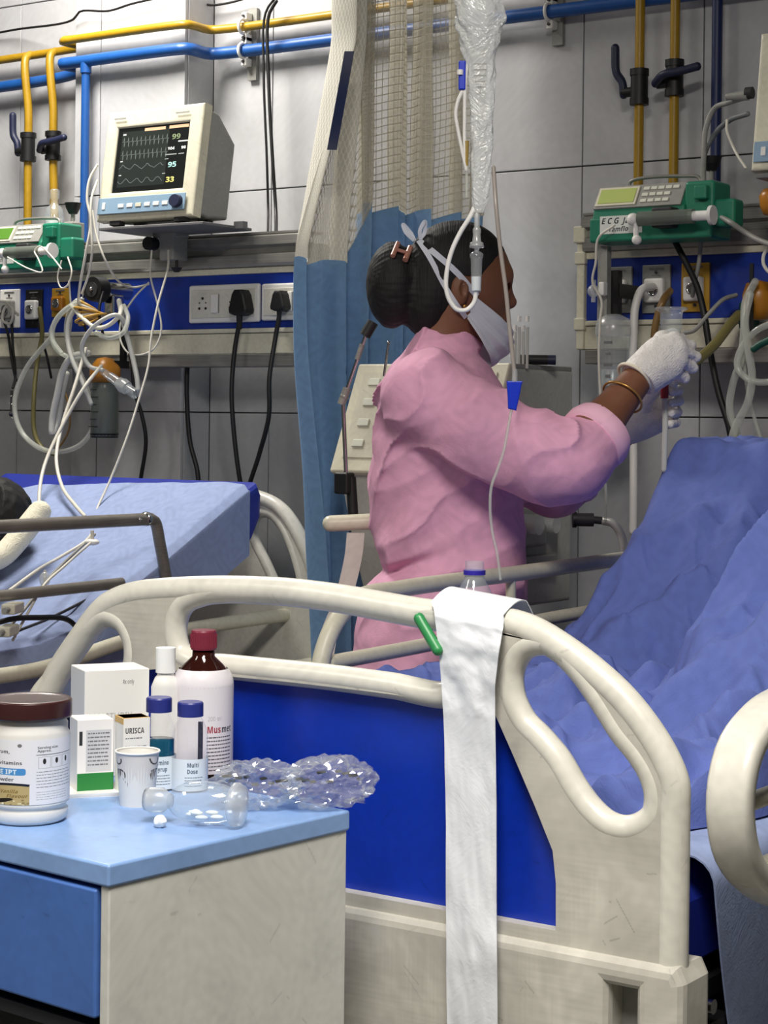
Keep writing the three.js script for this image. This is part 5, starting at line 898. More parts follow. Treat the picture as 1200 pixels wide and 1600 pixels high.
  const clear = (label, px, py, hh, R2, liq, dx) => {
    const p = on(px, py), b = thing('serum_bottle', label, 'bottle', V(p.x, TOPY, p.z), FACE, 'clear bottles with blue caps');
    obj('glass', lathe([[0, 0.0005], [R2 - 0.002, 0.0005], [R2, 0.003], [R2, hh * 0.62], [R2 * 0.9, hh * 0.72], [R2 * 0.62, hh * 0.84], [R2 * 0.6, hh * 0.9]], 36), M.glass, b);
    if (liq) obj('liquid', lathe([[0, 0.002], [R2 - 0.0016, 0.003], [R2 - 0.0016, hh * 0.55], [0, hh * 0.55]], 30), M.liquid, b);
    obj('cap', [cyl(0.0142, 0.0142, 0.014, 0, hh * 0.92, 0, 28), cyl(0.013, 0.0142, 0.0016, 0, hh * 0.92 + 0.0078, 0, 28)], M.blueLid, b);
    const cm2 = canvasMat(512, 160, (x, w, h) => { x.fillStyle = '#dfe6ea'; x.fillRect(0, 0, w, h); x.fillStyle = '#2c4256'; x.font = 'bold 30px sans-serif'; x.fillText(liq ? 'Amino' : 'Multi', 250, 40); x.fillText(liq ? 'Syrup' : 'Dose', 250, 72); bars(x, 236, 90, 120, 4, 14, '#5c6870', 4); });
    const c = new THREE.CylinderGeometry(R2 + 0.0004, R2 + 0.0004, hh * 0.36, 40, 1, true, -2.2, 4.4); c.translate(0, hh * 0.2, 0); obj('label', c, cm2, b);
  };
  clear('clear bottle with blue liquid and dark blue cap behind the paper cup', 247, 1232, 0.099, 0.0185, true);
  clear('clear empty bottle with dark blue cap left of the crumpled plastic', 296, 1234, 0.095, 0.0195, false);
  // paper cup
  const cp = on(214, 1257), cu = thing('paper_cup', 'small printed paper cup in front of the cartons', 'cup', cp, FACE);
  obj('cup', lathe([[0, 0.003], [0.0172, 0.003], [0.0172, 0], [0.0178, 0], [0.0226, 0.056], [0.0222, 0.056], [0.0172, 0.004]], 40), M.white, cu);
  obj('rim', (() => { const t = new THREE.TorusGeometry(0.0228, 0.0011, 8, 40); t.rotateX(Math.PI / 2); return at(t, 0, 0.056, 0); })(), M.white, cu);
  const pm = canvasMat(512, 256, (x, w, h) => { x.fillStyle = '#dcd8d4'; x.fillRect(0, 0, w, h); x.strokeStyle = '#3b3732'; x.lineWidth = 7; for (const X of [60, 210, 400]) { x.beginPath(); x.moveTo(X, 20); x.bezierCurveTo(X + 10, 70, X + 60, 60, X + 50, 24); x.stroke(); x.beginPath(); x.moveTo(X + 10, 90); x.bezierCurveTo(X + 70, 60, X + 90, 130, X + 40, 140); x.bezierCurveTo(X + 100, 140, X + 90, 190, X + 30, 190); x.stroke(); x.fillStyle = '#6a625a'; x.beginPath(); x.ellipse(X + 24, 110, 18, 32, 0.5, 0, 7); x.fill(); x.fillStyle = '#3b3732'; x.font = 'bold 34px serif'; x.fillText('CE', X + 30, 236); } });
  const cg = new THREE.CylinderGeometry(0.0226, 0.0181, 0.05, 48, 1, true); cg.translate(0, 0.03, 0); obj('print', cg, pm, cu);
  // lying clear bulb with stopper
  const l0 = on(245, 1285), l1 = on(385, 1294), ax = l1.clone().sub(l0), len = ax.length(), lb = thing('drip_bulb', 'clear plastic drip bulb with a milky stopper lying at the front of the locker', 'bulb', V(l0.x, TOPY + 0.0225, l0.z), Math.atan2(-ax.z, ax.x));
  const lay = g2 => { g2.rotateZ(-Math.PI / 2); return g2; };
  obj('stopper', lay(lathe([[0, -0.012], [0.011, -0.012], [0.0125, -0.006], [0.0125, 0.006], [0.008, 0.012], [0.006, 0.016], [0, 0.016]], 28)), M.frosted, lb);
  obj('bulb', lay(lathe([[0.007, 0.012], [0.014, 0.02], [0.0205, 0.032], [0.0215, 0.045], [0.021, 0.06], [0.0185, 0.072], [0.017, 0.076]], 36)), M.clearPlastic, lb);
  obj('flange', lay(lathe([[0.016, 0.076], [0.0215, 0.08], [0.022, 0.084], [0.019, 0.09], [0.006, 0.093], [0, 0.093]], 36)), M.frosted, lb);
  for (let i = 0; i < 5; i++) obj('flake', [ball(0.0045, 0.035 + i * 0.007, -0.0135 + (i % 2) * 0.003, (i % 3 - 1) * 0.006, 1.5, 0.5, 1)], M.cotton, lb);
  const pp = on(250, 1293); tag(obj('cotton_ball', (() => { const s = new THREE.IcosahedronGeometry(0.0066, 3), q = s.attributes.position; for (let i = 0; i < q.count; i++) { const k = 1 + 0.12 * nz(q.getX(i) * 300, q.getY(i) * 300, q.getZ(i) * 300); q.setXYZ(i, q.getX(i) * k, q.getY(i) * k, q.getZ(i) * k); } s.computeVertexNormals(); return at(s, pp.x, TOPY + 0.006, pp.z); })(), M.cotton), 'small white cotton ball at the front of the locker top', 'cotton');
  // crumpled clear plastic bottles
  const crumple = (label, px, py, rx, ry, rz, turn, sd) => {
    const p = on(px, py), c = thing('crumpled_plastic', label, 'plastic', V(p.x, TOPY, p.z), turn, 'crumpled plastic on the locker');
    const s = new THREE.IcosahedronGeometry(1, 11), q = s.attributes.position;
    for (let i = 0; i < q.count; i++) {
      const x = q.getX(i), y = q.getY(i), z = q.getZ(i);
      const k = 1 - 0.55 * Math.abs(nz(x * 1.8 + sd, y * 1.8, z * 1.8)) - 0.3 * Math.abs(nz(x * 4 + sd, y * 4, z * 4)) - 0.1 * Math.abs(nz(x * 8, y * 8 + sd, z * 8));
      q.setXYZ(i, x * k * rx * 1.25, Math.max(0.0006, ry + y * k * ry * 1.25), z * k * rz * 1.25);
    }
    s.computeVertexNormals(); obj('film', s, M.film, c);
    
    for (let i = 0; i < 9; i++) { const a = (i / 9 - 0.5) * 2.2, b = 0.5 + 0.5 * rnd(); obj('print_mark', [(() => { const m = box(0.006 + rnd() * 0.006, 0.0012, 0.003, 0, 0, 0); m.rotateX(0.6); m.rotateY(rnd()); return at(m, Math.sin(a) * rx * 0.8, ry * (0.6 + b), Math.cos(a) * rz * 0.72); })()], M.dark, c); }
  };
  crumple('crumpled clear plastic wrapper in the middle of the pile', 400, 1262, 0.045, 0.024, 0.03, TH + 0.2, 1);
  crumple('crumpled clear plastic bottle hanging over the right locker edge', 512, 1262, 0.048, 0.026, 0.028, TH + 0.35, 5);
}

// ------------------------------------------------------------------ the nurse
{
  const base = onD(700, 700, 3.62); base.y = 0;
  const g = thing('person', 'nurse in a pink gown, white mask and gloves leaning to the bed with raised hands', 'person', base, TH);
  const N = (px, py, d = 3.62) => onD(px, py, d).sub(base).applyAxisAngle(V(0, 1, 0), -TH);
  // --- head, in its own axes: x to the face, y up, z to the near ear
  const HC = N(722, 430), yaw = 0.12, cs = Math.cos(yaw), sn = Math.sin(yaw);
  const toH = (x, y, z) => { x -= HC.x; y -= HC.y; z -= HC.z; return [x * cs - z * sn, y, x * sn + z * cs]; };
  const fromH = (x, y, z) => V(HC.x + x * cs + z * sn, HC.y + y, HC.z - x * sn + z * cs);
  const el = (x, y, z, cx, cy, cz, rx, ry, rz) => (Math.hypot((x - cx) / rx, (y - cy) / ry, (z - cz) / rz) - 1) * Math.min(rx, ry, rz);
  const nose = capsule(V(0.083, -0.018, 0), V(0.096, -0.046, 0), 0.008, 0.0125), neck = capsule(V(-0.018, -0.05, 0), V(-0.05, -0.2, 0), 0.05, 0.056), jaw = capsule(V(0.0, -0.075, 0), V(0.055, -0.1, 0), 0.038, 0.024), brow = capsule(V(0.078, 0.004, -0.03), V(0.078, 0.004, 0.03), 0.014, 0.014), lips = capsule(V(0.083, -0.075, -0.012), V(0.083, -0.075, 0.012), 0.009, 0.009);
  const headF = (x, y, z) => {
    let d = el(x, y, z, -0.002, 0.012, 0, 0.09, 0.092, 0.072); d = smin(d, el(x, y, z, 0.03, -0.035, 0, 0.058, 0.082, 0.056), 0.04);
    d = smin(d, jaw(x, y, z), 0.03); d = smin(d, brow(x, y, z), 0.02); d = smin(d, nose(x, y, z), 0.012); d = smin(d, lips(x, y, z), 0.012); d = smin(d, neck(x, y, z), 0.03);
    for (const s of [-1, 1]) { d = smin(d, el(x, y, z, -0.014, -0.03, s * 0.074, 0.017, 0.03, 0.009), 0.006); d = Math.max(d, -el(x, y, z, -0.008, -0.028, s * 0.085, 0.008, 0.017, 0.008)); d = Math.max(d, -el(x, y, z, 0.084, -0.02, s * 0.03, 0.012, 0.01, 0.016)); }
    return d;
  };
  const headG = field((x, y, z) => { const h = toH(x, y, z); return headF(...h); }, [HC.x - 0.13, HC.y - 0.2, HC.z - 0.11], [HC.x + 0.14, HC.y + 0.14, HC.z + 0.11], 0.0032);
  // --- joints
  const SR = N(668, 618, 3.46), ER = N(893, 724, 3.37), WR = N(1002, 590, 3.46), SL = N(690, 622, 3.79), EL = N(868, 762, 3.7), WL = N(992, 664, 3.61);
  const mid = (a, b, t) => a.clone().lerp(b, t);
  const pel = N(692, 1030), chest = N(690, 690), hipY = pel.y;
  const bodyBones = [capsule(N(690, 640), pel, 0.1, 0.11), capsule(N(693, 575), N(690, 640), 0.05, 0.08), capsule(SR, SL, 0.05, 0.05), capsule(SR, ER, 0.05, 0.042), capsule(ER, mid(ER, WR, 0.35), 0.042, 0.041), capsule(mid(ER, WR, 0.35), WR, 0.041, 0.029), capsule(SL, EL, 0.05, 0.042), capsule(EL, WL, 0.042, 0.028)];
  for (const s of [-1, 1]) { const h = V(pel.x, hipY - 0.05, s * 0.09), k = V(pel.x + 0.01, 0.42, s * 0.09), a = V(pel.x - 0.01, 0.09, s * 0.09); bodyBones.push(capsule(h, k, 0.085, 0.055), capsule(k, a, 0.055, 0.035), capsule(V(a.x, 0.045, a.z), V(a.x + 0.13, 0.03, a.z), 0.035, 0.025)); }
  const bodyG = field((x, y, z) => { let d = 9; for (const b of bodyBones) d = smin(d, b(x, y, z), 0.03); return d; }, [-0.2, 0, -0.36], [0.42, 1.3, 0.36], 0.011);
  const body = obj('body', merge([headG, bodyG]), M.skin, g);
  // eyes
  for (const s of [1, -1]) { const e = fromH(0.07, -0.022, s * 0.031); obj('eye', [ball(0.0115, e.x, e.y, e.z)], mat(0xcfc7bd, 0.2), g); const i2 = fromH(0.0795, -0.022, s * 0.0325); obj('iris', [ball(0.0045, i2.x, i2.y, i2.z)], M.black, g); const b1 = fromH(0.083, 0.0, s * 0.014), b2 = fromH(0.078, 0.004, s * 0.034), b3 = fromH(0.066, 0.0, s * 0.05); obj('eyebrow', [tube([b1, b2, b3], 0.003)], M.hair, g); }
  // --- hair with a bun
  const hairF = (x, y, z) => {
    let d = el(x, y, z, -0.008, 0.012, 0, 0.1, 0.096, 0.08);
    const line = x - (0.072 + 0.75 * (y - 0.03) - 0.3 * Math.abs(z)) , behind = y < -0.005 ? Math.max(x + 0.028, 0) : 0;
    d = Math.max(d, line, -9); if (y < -0.005) d = Math.max(d, x + 0.022 - (y + 0.005) * -0.0);
    d = smin(d, el(x, y, z, -0.066, -0.045, 0, 0.05, 0.072, 0.064), 0.02);
    d = smin(d, el(x, y, z, -0.132, -0.018, 0, 0.05, 0.082, 0.062), 0.012);
    const st = 0.0003 * Math.sin(Math.atan2(z, y + 0.01) * 34 + x * 18) + 0.0012 * nz(x * 60, y * 60, z * 60);
    return d + st * (x > -0.09 ? 0.5 : 1);
  };
  obj('hair', field((x, y, z) => hairF(...toH(x, y, z)), [HC.x - 0.21, HC.y - 0.15, HC.z - 0.11], [HC.x + 0.12, HC.y + 0.14, HC.z + 0.11], 0.004), M.hair, g);
  const skinOrHair = (x, y, z) => Math.min(hairF(x, y, z), headF(x, y, z));
  const surf = (px, py, lift = 0.003) => { const q = N(px, py), h = toH(q.x, q.y, 0.0); let z = 0.16; const X = h[0], Y = h[1]; while (z > 0 && skinOrHair(X, Y, z) > lift) z -= 0.001; const r = fromH(X, Y, z); return r; };
  const ribbon = (pts, w, t = 0.001) => { const c = new THREE.CatmullRomCurve3(pts); return shell((u, v) => { const p = c.getPoint(v), d = c.getTangent(v), s = d.clone().cross(V(0, 0, 1)).normalize(); return p.addScaledVector(s, (u - 0.5) * w); }, 4, 40, t); };
  const cloth = M.mask;
  const mk = obj('mask', (() => {
    const P = (px, py, z) => { const q = N(px, py), h = toH(q.x, q.y, 0); return [h[0], h[1], z]; };
    const ct = P(801, 514, 0), cb = P(770, 568, 0), st = P(738, 466, 0), sb = P(722, 498, 0);
    return shell((u, v) => {
      const a = (u - 0.5) * Math.PI, k = Math.pow(Math.cos(a), 0.75), z = 0.069 * Math.sin(a);
      const tx = lerp(st[0], ct[0], k), ty = lerp(st[1], ct[1], k), bx = lerp(sb[0], cb[0], k), by = lerp(sb[1], cb[1], k), bul = Math.sin(v * Math.PI) * 0.02 * k, pl = 0.0022 * Math.sin(v * 22 + a) + 0.0025 * nz(u * 9, v * 4, 3);
      return fromH(lerp(bx, tx, v) + bul + pl * 0.6, lerp(by, ty, v) - 0.004 * (1 - v) * k, z * (1 + 0.03 * Math.sin(v * 20)) + pl);
    }, 50, 24, 0.0015);
  })(), cloth, g);
  obj('strap', ribbon([surf(650, 375), surf(676, 402), surf(706, 430), surf(738, 464)], 0.011), cloth, mk);
  obj('strap', ribbon([surf(650, 375), surf(664, 405), surf(686, 448), surf(704, 478), surf(722, 497)], 0.0095), cloth, mk);
  for (const [a, b] of [[[645, 372], [630, 349]], [[653, 372], [664, 346]]]) { const p = surf(a[0], a[1] + 2), q = N(b[0], b[1]); q.z = p.z; const m1 = p.clone().lerp(q, 0.5).add(V(-0.0055, 0, 0.004)), m2 = p.clone().lerp(q, 0.5).add(V(0.004, 0, -0.006)); obj('bow_loop', ribbon([p, m1, q, m2, p.clone().add(V(0.001, -0.001, -0.002))], 0.007), cloth, mk); }
  const cl = (a, b, w) => { const p = surf(...a, 0.006), q = surf(...b, 0.006); return rod(p, q, w); };
  obj('hair_clip', [cl([606, 402], [617, 380], 0.0048), cl([626, 408], [637, 386], 0.0055), cl([614, 392], [630, 396], 0.0035)], M.clip, g);
  obj('earring', [ball(0.0035, ...surf(717, 480, 0.002).toArray())], M.gold2, g);
  // --- gown
  const rows = [[520, 650, 722, 0.05], [545, 638, 742, 0.075], [575, 612, 768, 0.135], [610, 596, 788, 0.172], [650, 590, 798, 0.178], [700, 586, 808, 0.17], [780, 587, 818, 0.165], [850, 592, 821, 0.165], [888, 600, 822, 0.168], [930, 580, 826, 0.182], [1000, 556, 830, 0.2], [1070, 545, 833, 0.212], [1300, 535, 845, 0.235], [1420, 532, 850, 0.24]].map(r => { const a = N(r[1], r[0]), b = N(r[2], r[0]); return [a.y, (a.x + b.x) / 2, (b.x - a.x) / 2, r[3]]; });
  const sec = y => { if (y >= rows[0][0]) return rows[0]; for (let i = 0; i < rows.length - 1; i++) if (y > rows[i + 1][0]) { const t = (rows[i][0] - y) / (rows[i][0] - rows[i + 1][0]), s = t * t * (3 - 2 * t); return rows[i].map((v, k) => lerp(v, rows[i + 1][k], k ? (s + t) / 2 : t)); } return rows[rows.length - 1]; };
  const UM = N(755, 672, 3.41), UE = N(850, 716, 3.37), CR = N(936, 684, 3.415);
  const sleeveR = [capsule(SR, UM, 0.083, 0.076), capsule(UM, UE, 0.076, 0.07), capsule(UE, ER, 0.07, 0.067), capsule(ER, CR, 0.064, 0.058)];
  const CL = N(908, 742, 3.68), sleeveL = [capsule(SL, EL, 0.075, 0.058), capsule(EL, CL, 0.057, 0.05)];
  const yTop = rows[0][0], yHem = rows[rows.length - 1][0], NK = N(700, 548), tl = -0.42, ct2 = Math.cos(tl), st2 = Math.sin(tl);
  const axR = CR.clone().sub(ER).normalize(), axL = CL.clone().sub(EL).normalize();
  const wr = (x, y, z) => {          // cloth folds: drawn from the armpit to the back of the waist
    const u = x * 0.8 + y * 0.6, v = -x * 0.6 + y * 0.8;
    let f = 0.0105 * (0.42 - Math.abs(nz(u * 3.2, v * 15, z * 4))) * (0.35 + sstep(0.02, -0.1, x) * 0.9) * sstep(0.72, 0.84, y);
    f += 0.006 * (0.4 - Math.abs(nz(x * 10 + 3, y * 7, z * 6))) + 0.0015 * nz(x * 26, y * 22, z * 20);
    f += 0.012 * Math.pow(1 - Math.abs(nz(u * 2.6 + 5, v * 9 + 0.6 * nz(x * 6, y * 6, 1), z * 3)), 9) * (0.25 + sstep(0.06, -0.08, x)) * sstep(0.7, 0.82, y);
    const wst = N(600, 888).y; f += 0.012 * Math.exp(-Math.pow((y - wst - 0.4 * (x + 0.1)) / 0.012, 2)) * sstep(0.03, -0.1, x) * -1;
    return f;
  };
  const wa = (x, y, z) => 0.011 * Math.pow(1 - Math.abs(nz((x * 0.75 - y * 0.66) * 7 + 3 + 0.5 * nz(x * 9, y * 9, z * 9), (x * 0.66 + y * 0.75) * 3, z * 4)), 8) * 0.8 - 0.003 + 0.0085 * (0.4 - Math.abs(nz((x * 0.88 - y * 0.47) * 13, (x * 0.47 + y * 0.88) * 4 + 7, z * 5))) + 0.006 * (0.4 - Math.abs(nz((x * 0.9 + y * 0.4) * 6 + 2, (-x * 0.4 + y * 0.9) * 16, z * 9)));
  const gownF = (x, y, z) => {
    const [, xc, a, b] = sec(y), e = 2.3, k = Math.pow(Math.pow(Math.abs(x - xc) / a, e) + Math.pow(Math.abs(z) / b, e), 1 / e);
    let d = (k - 1) * Math.min(a, b); d = Math.max(d, y - yTop, yHem - y); d -= wr(x, y, z);
    let r = 9; for (const s of sleeveR) r = smin(r, s(x, y, z), 0.025);
    r = Math.max(r, (x - CR.x) * axR.x + (y - CR.y) * axR.y + (z - CR.z) * axR.z - 0.026); r -= wa(x, y, z);
    let l = 9; for (const s of sleeveL) l = smin(l, s(x, y, z), 0.025);
    l = Math.max(l, (x - CL.x) * axL.x + (y - CL.y) * axL.y + (z - CL.z) * axL.z - 0.008); l -= wa(x, y, z);
    d = smin(d, l, 0.03); d = smin(d, r, 0.022);
    // stand collar
    const nx = x - NK.x, ny = y - NK.y, px = nx * ct2 - ny * st2, py = nx * st2 + ny * ct2, ring = Math.hypot(px / 0.062, z / 0.06) * 0.061;
    d = smin(d, Math.max(Math.abs(ring - 0.06) - 0.006, Math.abs(py) - 0.022), 0.018);
    return d;
  };
  obj('gown', field(gownF, [-0.26, yHem - 0.02, -0.27], [0.33, yTop + 0.06, 0.34], 0.0062), M.pink, g);
  // turned-up cuffs
  const cuff = (c, ax, r, h) => { const q = new THREE.LatheGeometry([[r - 0.016, h / 2 - 0.004], [r - 0.004, h / 2], [r + 0.003, h / 2 - 0.003], [r + 0.006, 0], [r + 0.004, -h / 2], [r - 0.02, -h / 2 + 0.002]].map(p => new THREE.Vector2(...p)), 40), p = q.attributes.position; for (let i = 0; i < p.count; i++) { const k = 1 + 0.06 * nz(p.getX(i) * 20, p.getY(i) * 10, p.getZ(i) * 20); p.setX(i, p.getX(i) * k); p.setZ(i, p.getZ(i) * k); } q.computeVertexNormals(); q.applyQuaternion(new THREE.Quaternion().setFromUnitVectors(V(0, 1, 0), ax)); return at(q, c.x, c.y, c.z); };
  obj('cuff', cuff(CR, axR, 0.06, 0.042), M.pinkTrim, g); obj('cuff', cuff(CL, axL, 0.052, 0.03), M.pinkTrim, g);
  obj('trousers', field((x, y, z) => { let d = 9; for (const s of [-1, 1]) d = smin(d, capsule(V(pel.x, hipY - 0.05, s * 0.09), V(pel.x, 0.12, s * 0.09), 0.105, 0.065)(x, y, z), 0.03); return Math.max(d, 0.1 - y); }, [-0.22, 0.08, -0.25], [0.2, hipY + 0.1, 0.25], 0.014), M.pink, g);
  for (const s of [-1, 1]) obj('shoe', [box(0.24, 0.055, 0.09, pel.x + 0.045, 0.0275, s * 0.09, 0.025)], M.black, g);
  // --- gloved hands
  const F = (...a) => N(...a);
  const chain = (pts, rs) => pts.slice(1).map((p, i) => capsule(pts[i], p, rs[i], rs[i + 1]));
  const knR = [F(1060, 527, 3.455), F(1070, 543, 3.452), F(1068, 561, 3.455), F(1058, 578, 3.46)];
  const pipR = [F(1086, 538, 3.475), F(1094, 556, 3.475), F(1089, 574, 3.48), F(1076, 590, 3.48)], tipR = [F(1066, 548, 3.515), F(1070, 563, 3.518), F(1066, 577, 3.518), F(1058, 588, 3.515)];
  const handR = [...knR.flatMap((k, i) => [capsule(F(1008 + i * 3, 572 + i * 8, 3.46), k, 0.02, 0.0118)]), ellip(F(1034, 557, 3.462), 0.034, 0.036, 0.019), capsule(F(1000, 592, 3.46), F(1022, 575, 3.46), 0.0325, 0.03)];
  const fingR = knR.map((k, i) => chain([k, pipR[i], tipR[i]], [0.0115, 0.0092, 0.0082]));
  const thumbR = chain([F(1020, 555, 3.475), F(1040, 527, 3.49), F(1058, 521, 3.505), F(1072, 528, 3.515)], [0.018, 0.014, 0.0115, 0.0095]);
  const glove = (palm, fingers, lo, hi, cutP, cutN) => field((x, y, z) => {
    let d = 9; for (const b of palm) d = smin(d, b(x, y, z), 0.02);
    for (const f of fingers) { let e = 9; for (const b of f) e = smin(e, b(x, y, z), 0.004); d = smin(d, e, 0.0035); }
    d += 0.0012 * nz(x * 60, y * 60, z * 60);
    return Math.max(d, (x - cutP.x) * cutN.x + (y - cutP.y) * cutN.y + (z - cutP.z) * cutN.z);
  }, lo, hi, 0.003);
  const bb = (pts, m) => { const b3 = new THREE.Box3().setFromPoints(pts).expandByScalar(m); return [b3.min.toArray(), b3.max.toArray()]; };
  const cutR = ER.clone().sub(WR).normalize();
  const [l1, h1] = bb([F(995, 600, 3.46), ...knR, ...pipR, ...tipR, F(1040, 520, 3.5)], 0.05);
  const gr = obj('glove', glove(handR, [...fingR, thumbR], l1, h1, F(996, 590, 3.46), cutR), M.glove, g);
  obj('rolled_edge', (() => { const t = new THREE.TorusGeometry(0.0335, 0.0034, 8, 36); t.applyQuaternion(new THREE.Quaternion().setFromUnitVectors(V(0, 0, 1), cutR)); const p = F(996, 589, 3.46); return at(t, p.x, p.y, p.z); })(), mat(0xeee6cf, 0.5), gr);
  const knL = [0, 1, 2, 3].map(i => F(1040, 612 + i * 17, 3.605)), pipL = [0, 1, 2, 3].map(i => F(1070 - (i === 0 ? 5 : i * 3), 609 + i * 17, 3.575)), tipL = [0, 1, 2, 3].map(i => F(1056 - i, 612 + i * 17, 3.538));
  const handL = [...knL.map((k, i) => capsule(F(998, 650 + i * 6, 3.605), k, 0.02, 0.012)), ellip(F(1016, 640, 3.6), 0.036, 0.036, 0.02), capsule(F(985, 668, 3.61), F(1004, 655, 3.605), 0.031, 0.03)];
  const thumbL = chain([F(1008, 636, 3.585), F(1022, 614, 3.56), F(1040, 602, 3.548), F(1057, 600, 3.545)], [0.018, 0.0145, 0.0115, 0.0095]);
  const cutL = EL.clone().sub(WL).normalize(), [l2, h2] = bb([F(980, 672, 3.61), ...knL, ...pipL, ...tipL, F(1022, 614, 3.56)], 0.05);
  obj('glove', glove(handL, [...knL.map((k, i) => chain([k, pipL[i], tipL[i]], [0.0115, 0.0092, 0.0082])), thumbL], l2, h2, F(978, 676, 3.61), cutL), M.glove, g);
  obj('bangle', (() => { const t = new THREE.TorusGeometry(0.0385, 0.0022, 8, 44); t.applyQuaternion(new THREE.Quaternion().setFromUnitVectors(V(0, 0, 1), cutR.clone().add(V(0.18, 0.1, 0)).normalize())); const p = mid(ER, WR, 0.77); return at(t, p.x, p.y, p.z); })(), M.gold2, g);

  g.position.addScaledVector(EF, 0.045);
  // --- what the hands hold
  const cp = onD(1054, 540, 3.5), cu = thing('measuring_funnel', 'clear plastic funnel cup held up in the right glove', 'cup', cp, TH);
  obj('cup', lathe([[0.012, 0], [0.0155, 0.02], [0.0195, 0.035], [0.0205, 0.06], [0.022, 0.064], [0.0295, 0.068], [0.0305, 0.0705], [0.029, 0.072], [0.0225, 0.069]], 40), M.clearPlastic, cu);
  obj('neck', lathe([[0.011, -0.02], [0.012, 0.0], [0.0125, 0.004]], 24), M.frosted, cu);
  const tb = thing('feeding_tube', 'thin tube with a red connector held between the gloved fingers', 'tubing'); obj('tube', tube([onD(1044, 622, 3.535), onD(1045, 660, 3.53), onD(1044, 700, 3.53), onD(1043, 735, 3.53)], 0.0055), M.milkTube, tb); obj('red_connector', [rod(onD(1044, 592, 3.535), onD(1044, 622, 3.535), 0.0075)], M.redPart, tb); tb.position.addScaledVector(EF, 0.045); cu.position.addScaledVector(EF, 0.045);
}

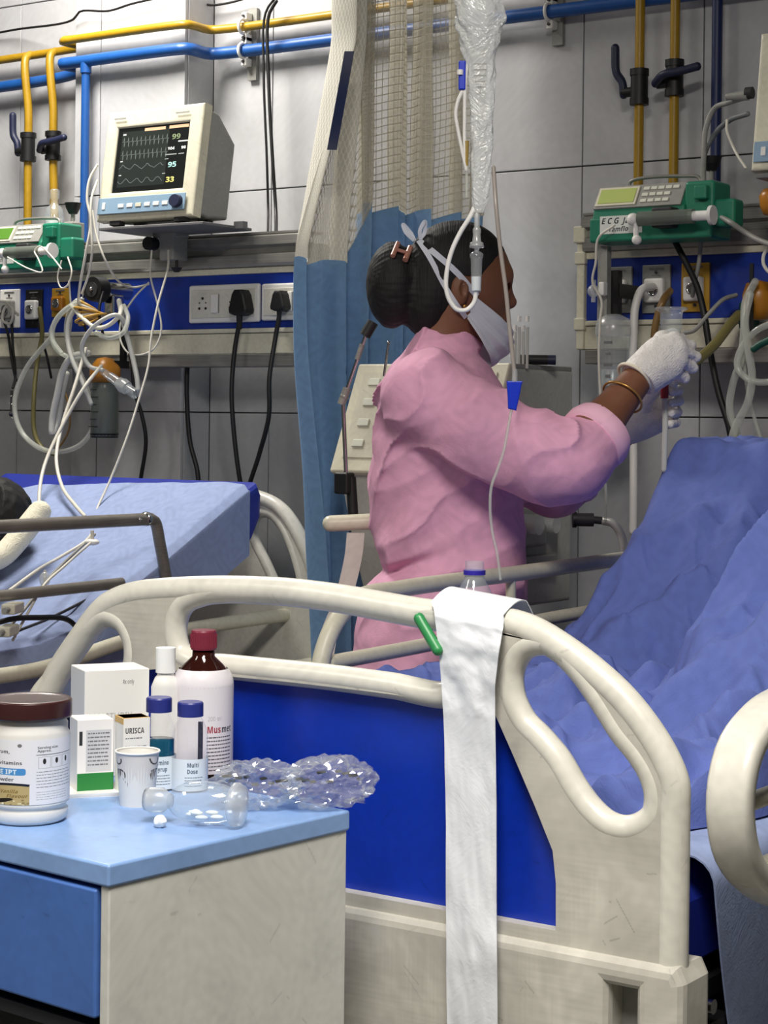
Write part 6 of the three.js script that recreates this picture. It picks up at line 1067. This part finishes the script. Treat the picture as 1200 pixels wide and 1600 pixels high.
// ------------------------------------------------------------------ drip set hanging in front of the nurse
{
  const D = 3.05, P = (x, y, d = D) => onD(x, y, d);
  const pole = thing('drip_hook', 'metal ceiling rod and hook from which the drip bag hangs', 'hook'); const tp = P(752, -150); obj('rod', [rod(tp, V(tp.x, ROOM_H, tp.z), 0.005)], M.steel, pole); obj('hook', [tube([tp, tp.clone().add(V(0.01, -0.015, 0)), tp.clone().add(V(0, -0.028, 0)), tp.clone().add(V(-0.012, -0.015, 0))], 0.004)], M.steel, pole);
  const g = thing('drip_bag', 'crumpled clear drip bag cover hanging in front of the curtain', 'drip bag', tp);
  const L2 = [[-140, 738, 768], [-60, 712, 786], [0, 711, 781], [25, 713, 791], [45, 716, 784], [75, 722, 778], [95, 728, 774], [110, 731, 774], [150, 734, 772], [200, 736, 771], [240, 737, 768], [280, 738, 766], [310, 738, 763], [332, 741, 756]];
  const prof = v => { const s = v * (L2.length - 1), i = Math.min(L2.length - 2, Math.floor(s)), f = s - i; return L2[i].map((q, k) => lerp(q, L2[i + 1][k], f)); };
  obj('cover', sheet((u, v) => {
    const [y, a, b] = prof(1 - v), an = u * 2 * Math.PI, c = P((a + b) / 2, y).sub(tp), r = (b - a) / 2 / FOCAL * D, cr = 1 + 0.22 * nz(Math.cos(an) * 2, Math.sin(an) * 2 + y * 0.03, y * 0.02) + 0.12 * nz(Math.cos(an) * 5, y * 0.06, Math.sin(an) * 5);
    return c.addScaledVector(EX, Math.cos(an) * r * cr).addScaledVector(EF, Math.sin(an) * r * 0.45 * cr);
  }, 48, 120), M.filmMilky, g);
  obj('bag', (() => { const s = new THREE.SphereGeometry(1, 28, 24), c = P(750, -20).sub(tp); s.scale(0.027, 0.1, 0.014); s.rotateY(TH); return at(s, c.x, c.y, c.z); })(), M.filmMilky, g);
  obj('printed_lines', [0, 1, 2, 3, 4].map(i => { const c = P(750, 100 + i * 9, D - 0.022).sub(tp), b = box(0.022 - i * 0.002, 0.0012, 0.0006, 0, 0, 0); b.rotateY(TH); return at(b, c.x, c.y, c.z); }), M.grey, g);
  const st = thing('drip_chamber', 'drip chamber half full below the crumpled bag cover', 'drip chamber', P(744, 456));
  obj('chamber', lathe([[0.0035, -0.002], [0.0075, 0.0], [0.0078, 0.004], [0.0092, 0.052], [0.0106, 0.055], [0.0106, 0.06], [0.006, 0.064]], 28), M.clearPlastic, st);
  obj('fluid', cyl(0.0079, 0.0072, 0.022, 0, 0.013, 0), M.cotton, st);
  obj('spike', lathe([[0.004, 0.064], [0.004, 0.069], [0.0115, 0.07], [0.0115, 0.074], [0.0105, 0.0745], [0.0105, 0.078], [0.007, 0.08], [0.0058, 0.092], [0.0065, 0.094], [0.0065, 0.1], [0.0045, 0.103], [0.0045, 0.124], [0, 0.126]], 24), M.frosted, st);
  wire('tubing', 'white drip tube looping under the drip chamber', 'tubing', [P(744, 457), P(741, 472), P(730, 484), P(715, 484), P(703, 470), P(697, 448), P(699, 420), P(706, 392), P(720, 362), P(735, 338), P(742, 322, D + 0.004)], 0.0038, M.white);
  const rc = thing('roller_clamp', 'blue roller clamp hanging beside the drip bag', 'clamp', P(722, 118, D)); obj('body', [(() => { const b = box(0.011, 0.046, 0.012, 0, 0, 0, 0.002); b.rotateY(TH); return b; })()], M.bluePlastic, rc); obj('wheel', [cyl(0.005, 0.005, 0.008, 0, 0.004, 0.006, 14)], M.white, rc);
  wire('tubing', 'white drip line bowed left of the drip bag', 'tubing', [P(722, 143), P(715, 160), P(712, 178), P(716, 205), P(723, 240), P(729, 266)], 0.003, M.white);
  wire('tubing', 'straight white drip line beside the bowed one', 'tubing', [P(731, 92), P(727, 130), P(726, 180), P(726, 220), P(729, 262)], 0.003, M.white);
  const ts = thing('line_connector', 'amber line connector under the roller clamp', 'connector', P(729, 240)); obj('sleeve', [cyl(0.004, 0.003, 0.04, 0, 0, 0, 14)], mat(0xb79c54, 0.35, { transmission: 0.3, thickness: 0 }), ts); obj('needle_cover', [cyl(0.0026, 0.0022, 0.05, 0.001, -0.045, 0, 12)], M.clearTube, ts);
  wire('tubing', 'long grey drip line falling in front of the nurse face', 'tubing', [P(771, 262, D + 0.02), P(775, 320), P(782, 390), P(790, 450), P(797, 520), P(803, 575), P(805, 598)], 0.0036, mat(0xb7aea6, 0.3, { transmission: 0.25, thickness: 0 }));
  const bc = thing('slide_clamp', 'bright blue slide clamp at the shoulder of the pink gown', 'clamp', P(802, 618), TH); obj('body', [(() => { const e = extrude(shapeOf([[-0.011, 0.023], [0.015, 0.023], [0.0125, 0.016], [0.011, 0.006], [0.005, -0.024], [-0.008, -0.021], [-0.009, 0]]), 0.012, 0.002); return at(e, 0, 0, -0.006); })()], M.bluePlastic, bc); obj('nozzle', [cyl(0.004, 0.005, 0.02, 0.002, 0.032, 0, 14)], M.frosted, bc);
  wire('tubing', 'thin clear line hanging in front of the pink gown', 'tubing', [P(799, 641), P(794, 668), P(787, 705), P(777, 735), P(768, 760), P(766, 800), P(771, 840), P(776, 860), P(782, 905)], 0.0025, M.clearTube);
}

renderer.render(scene, camera);
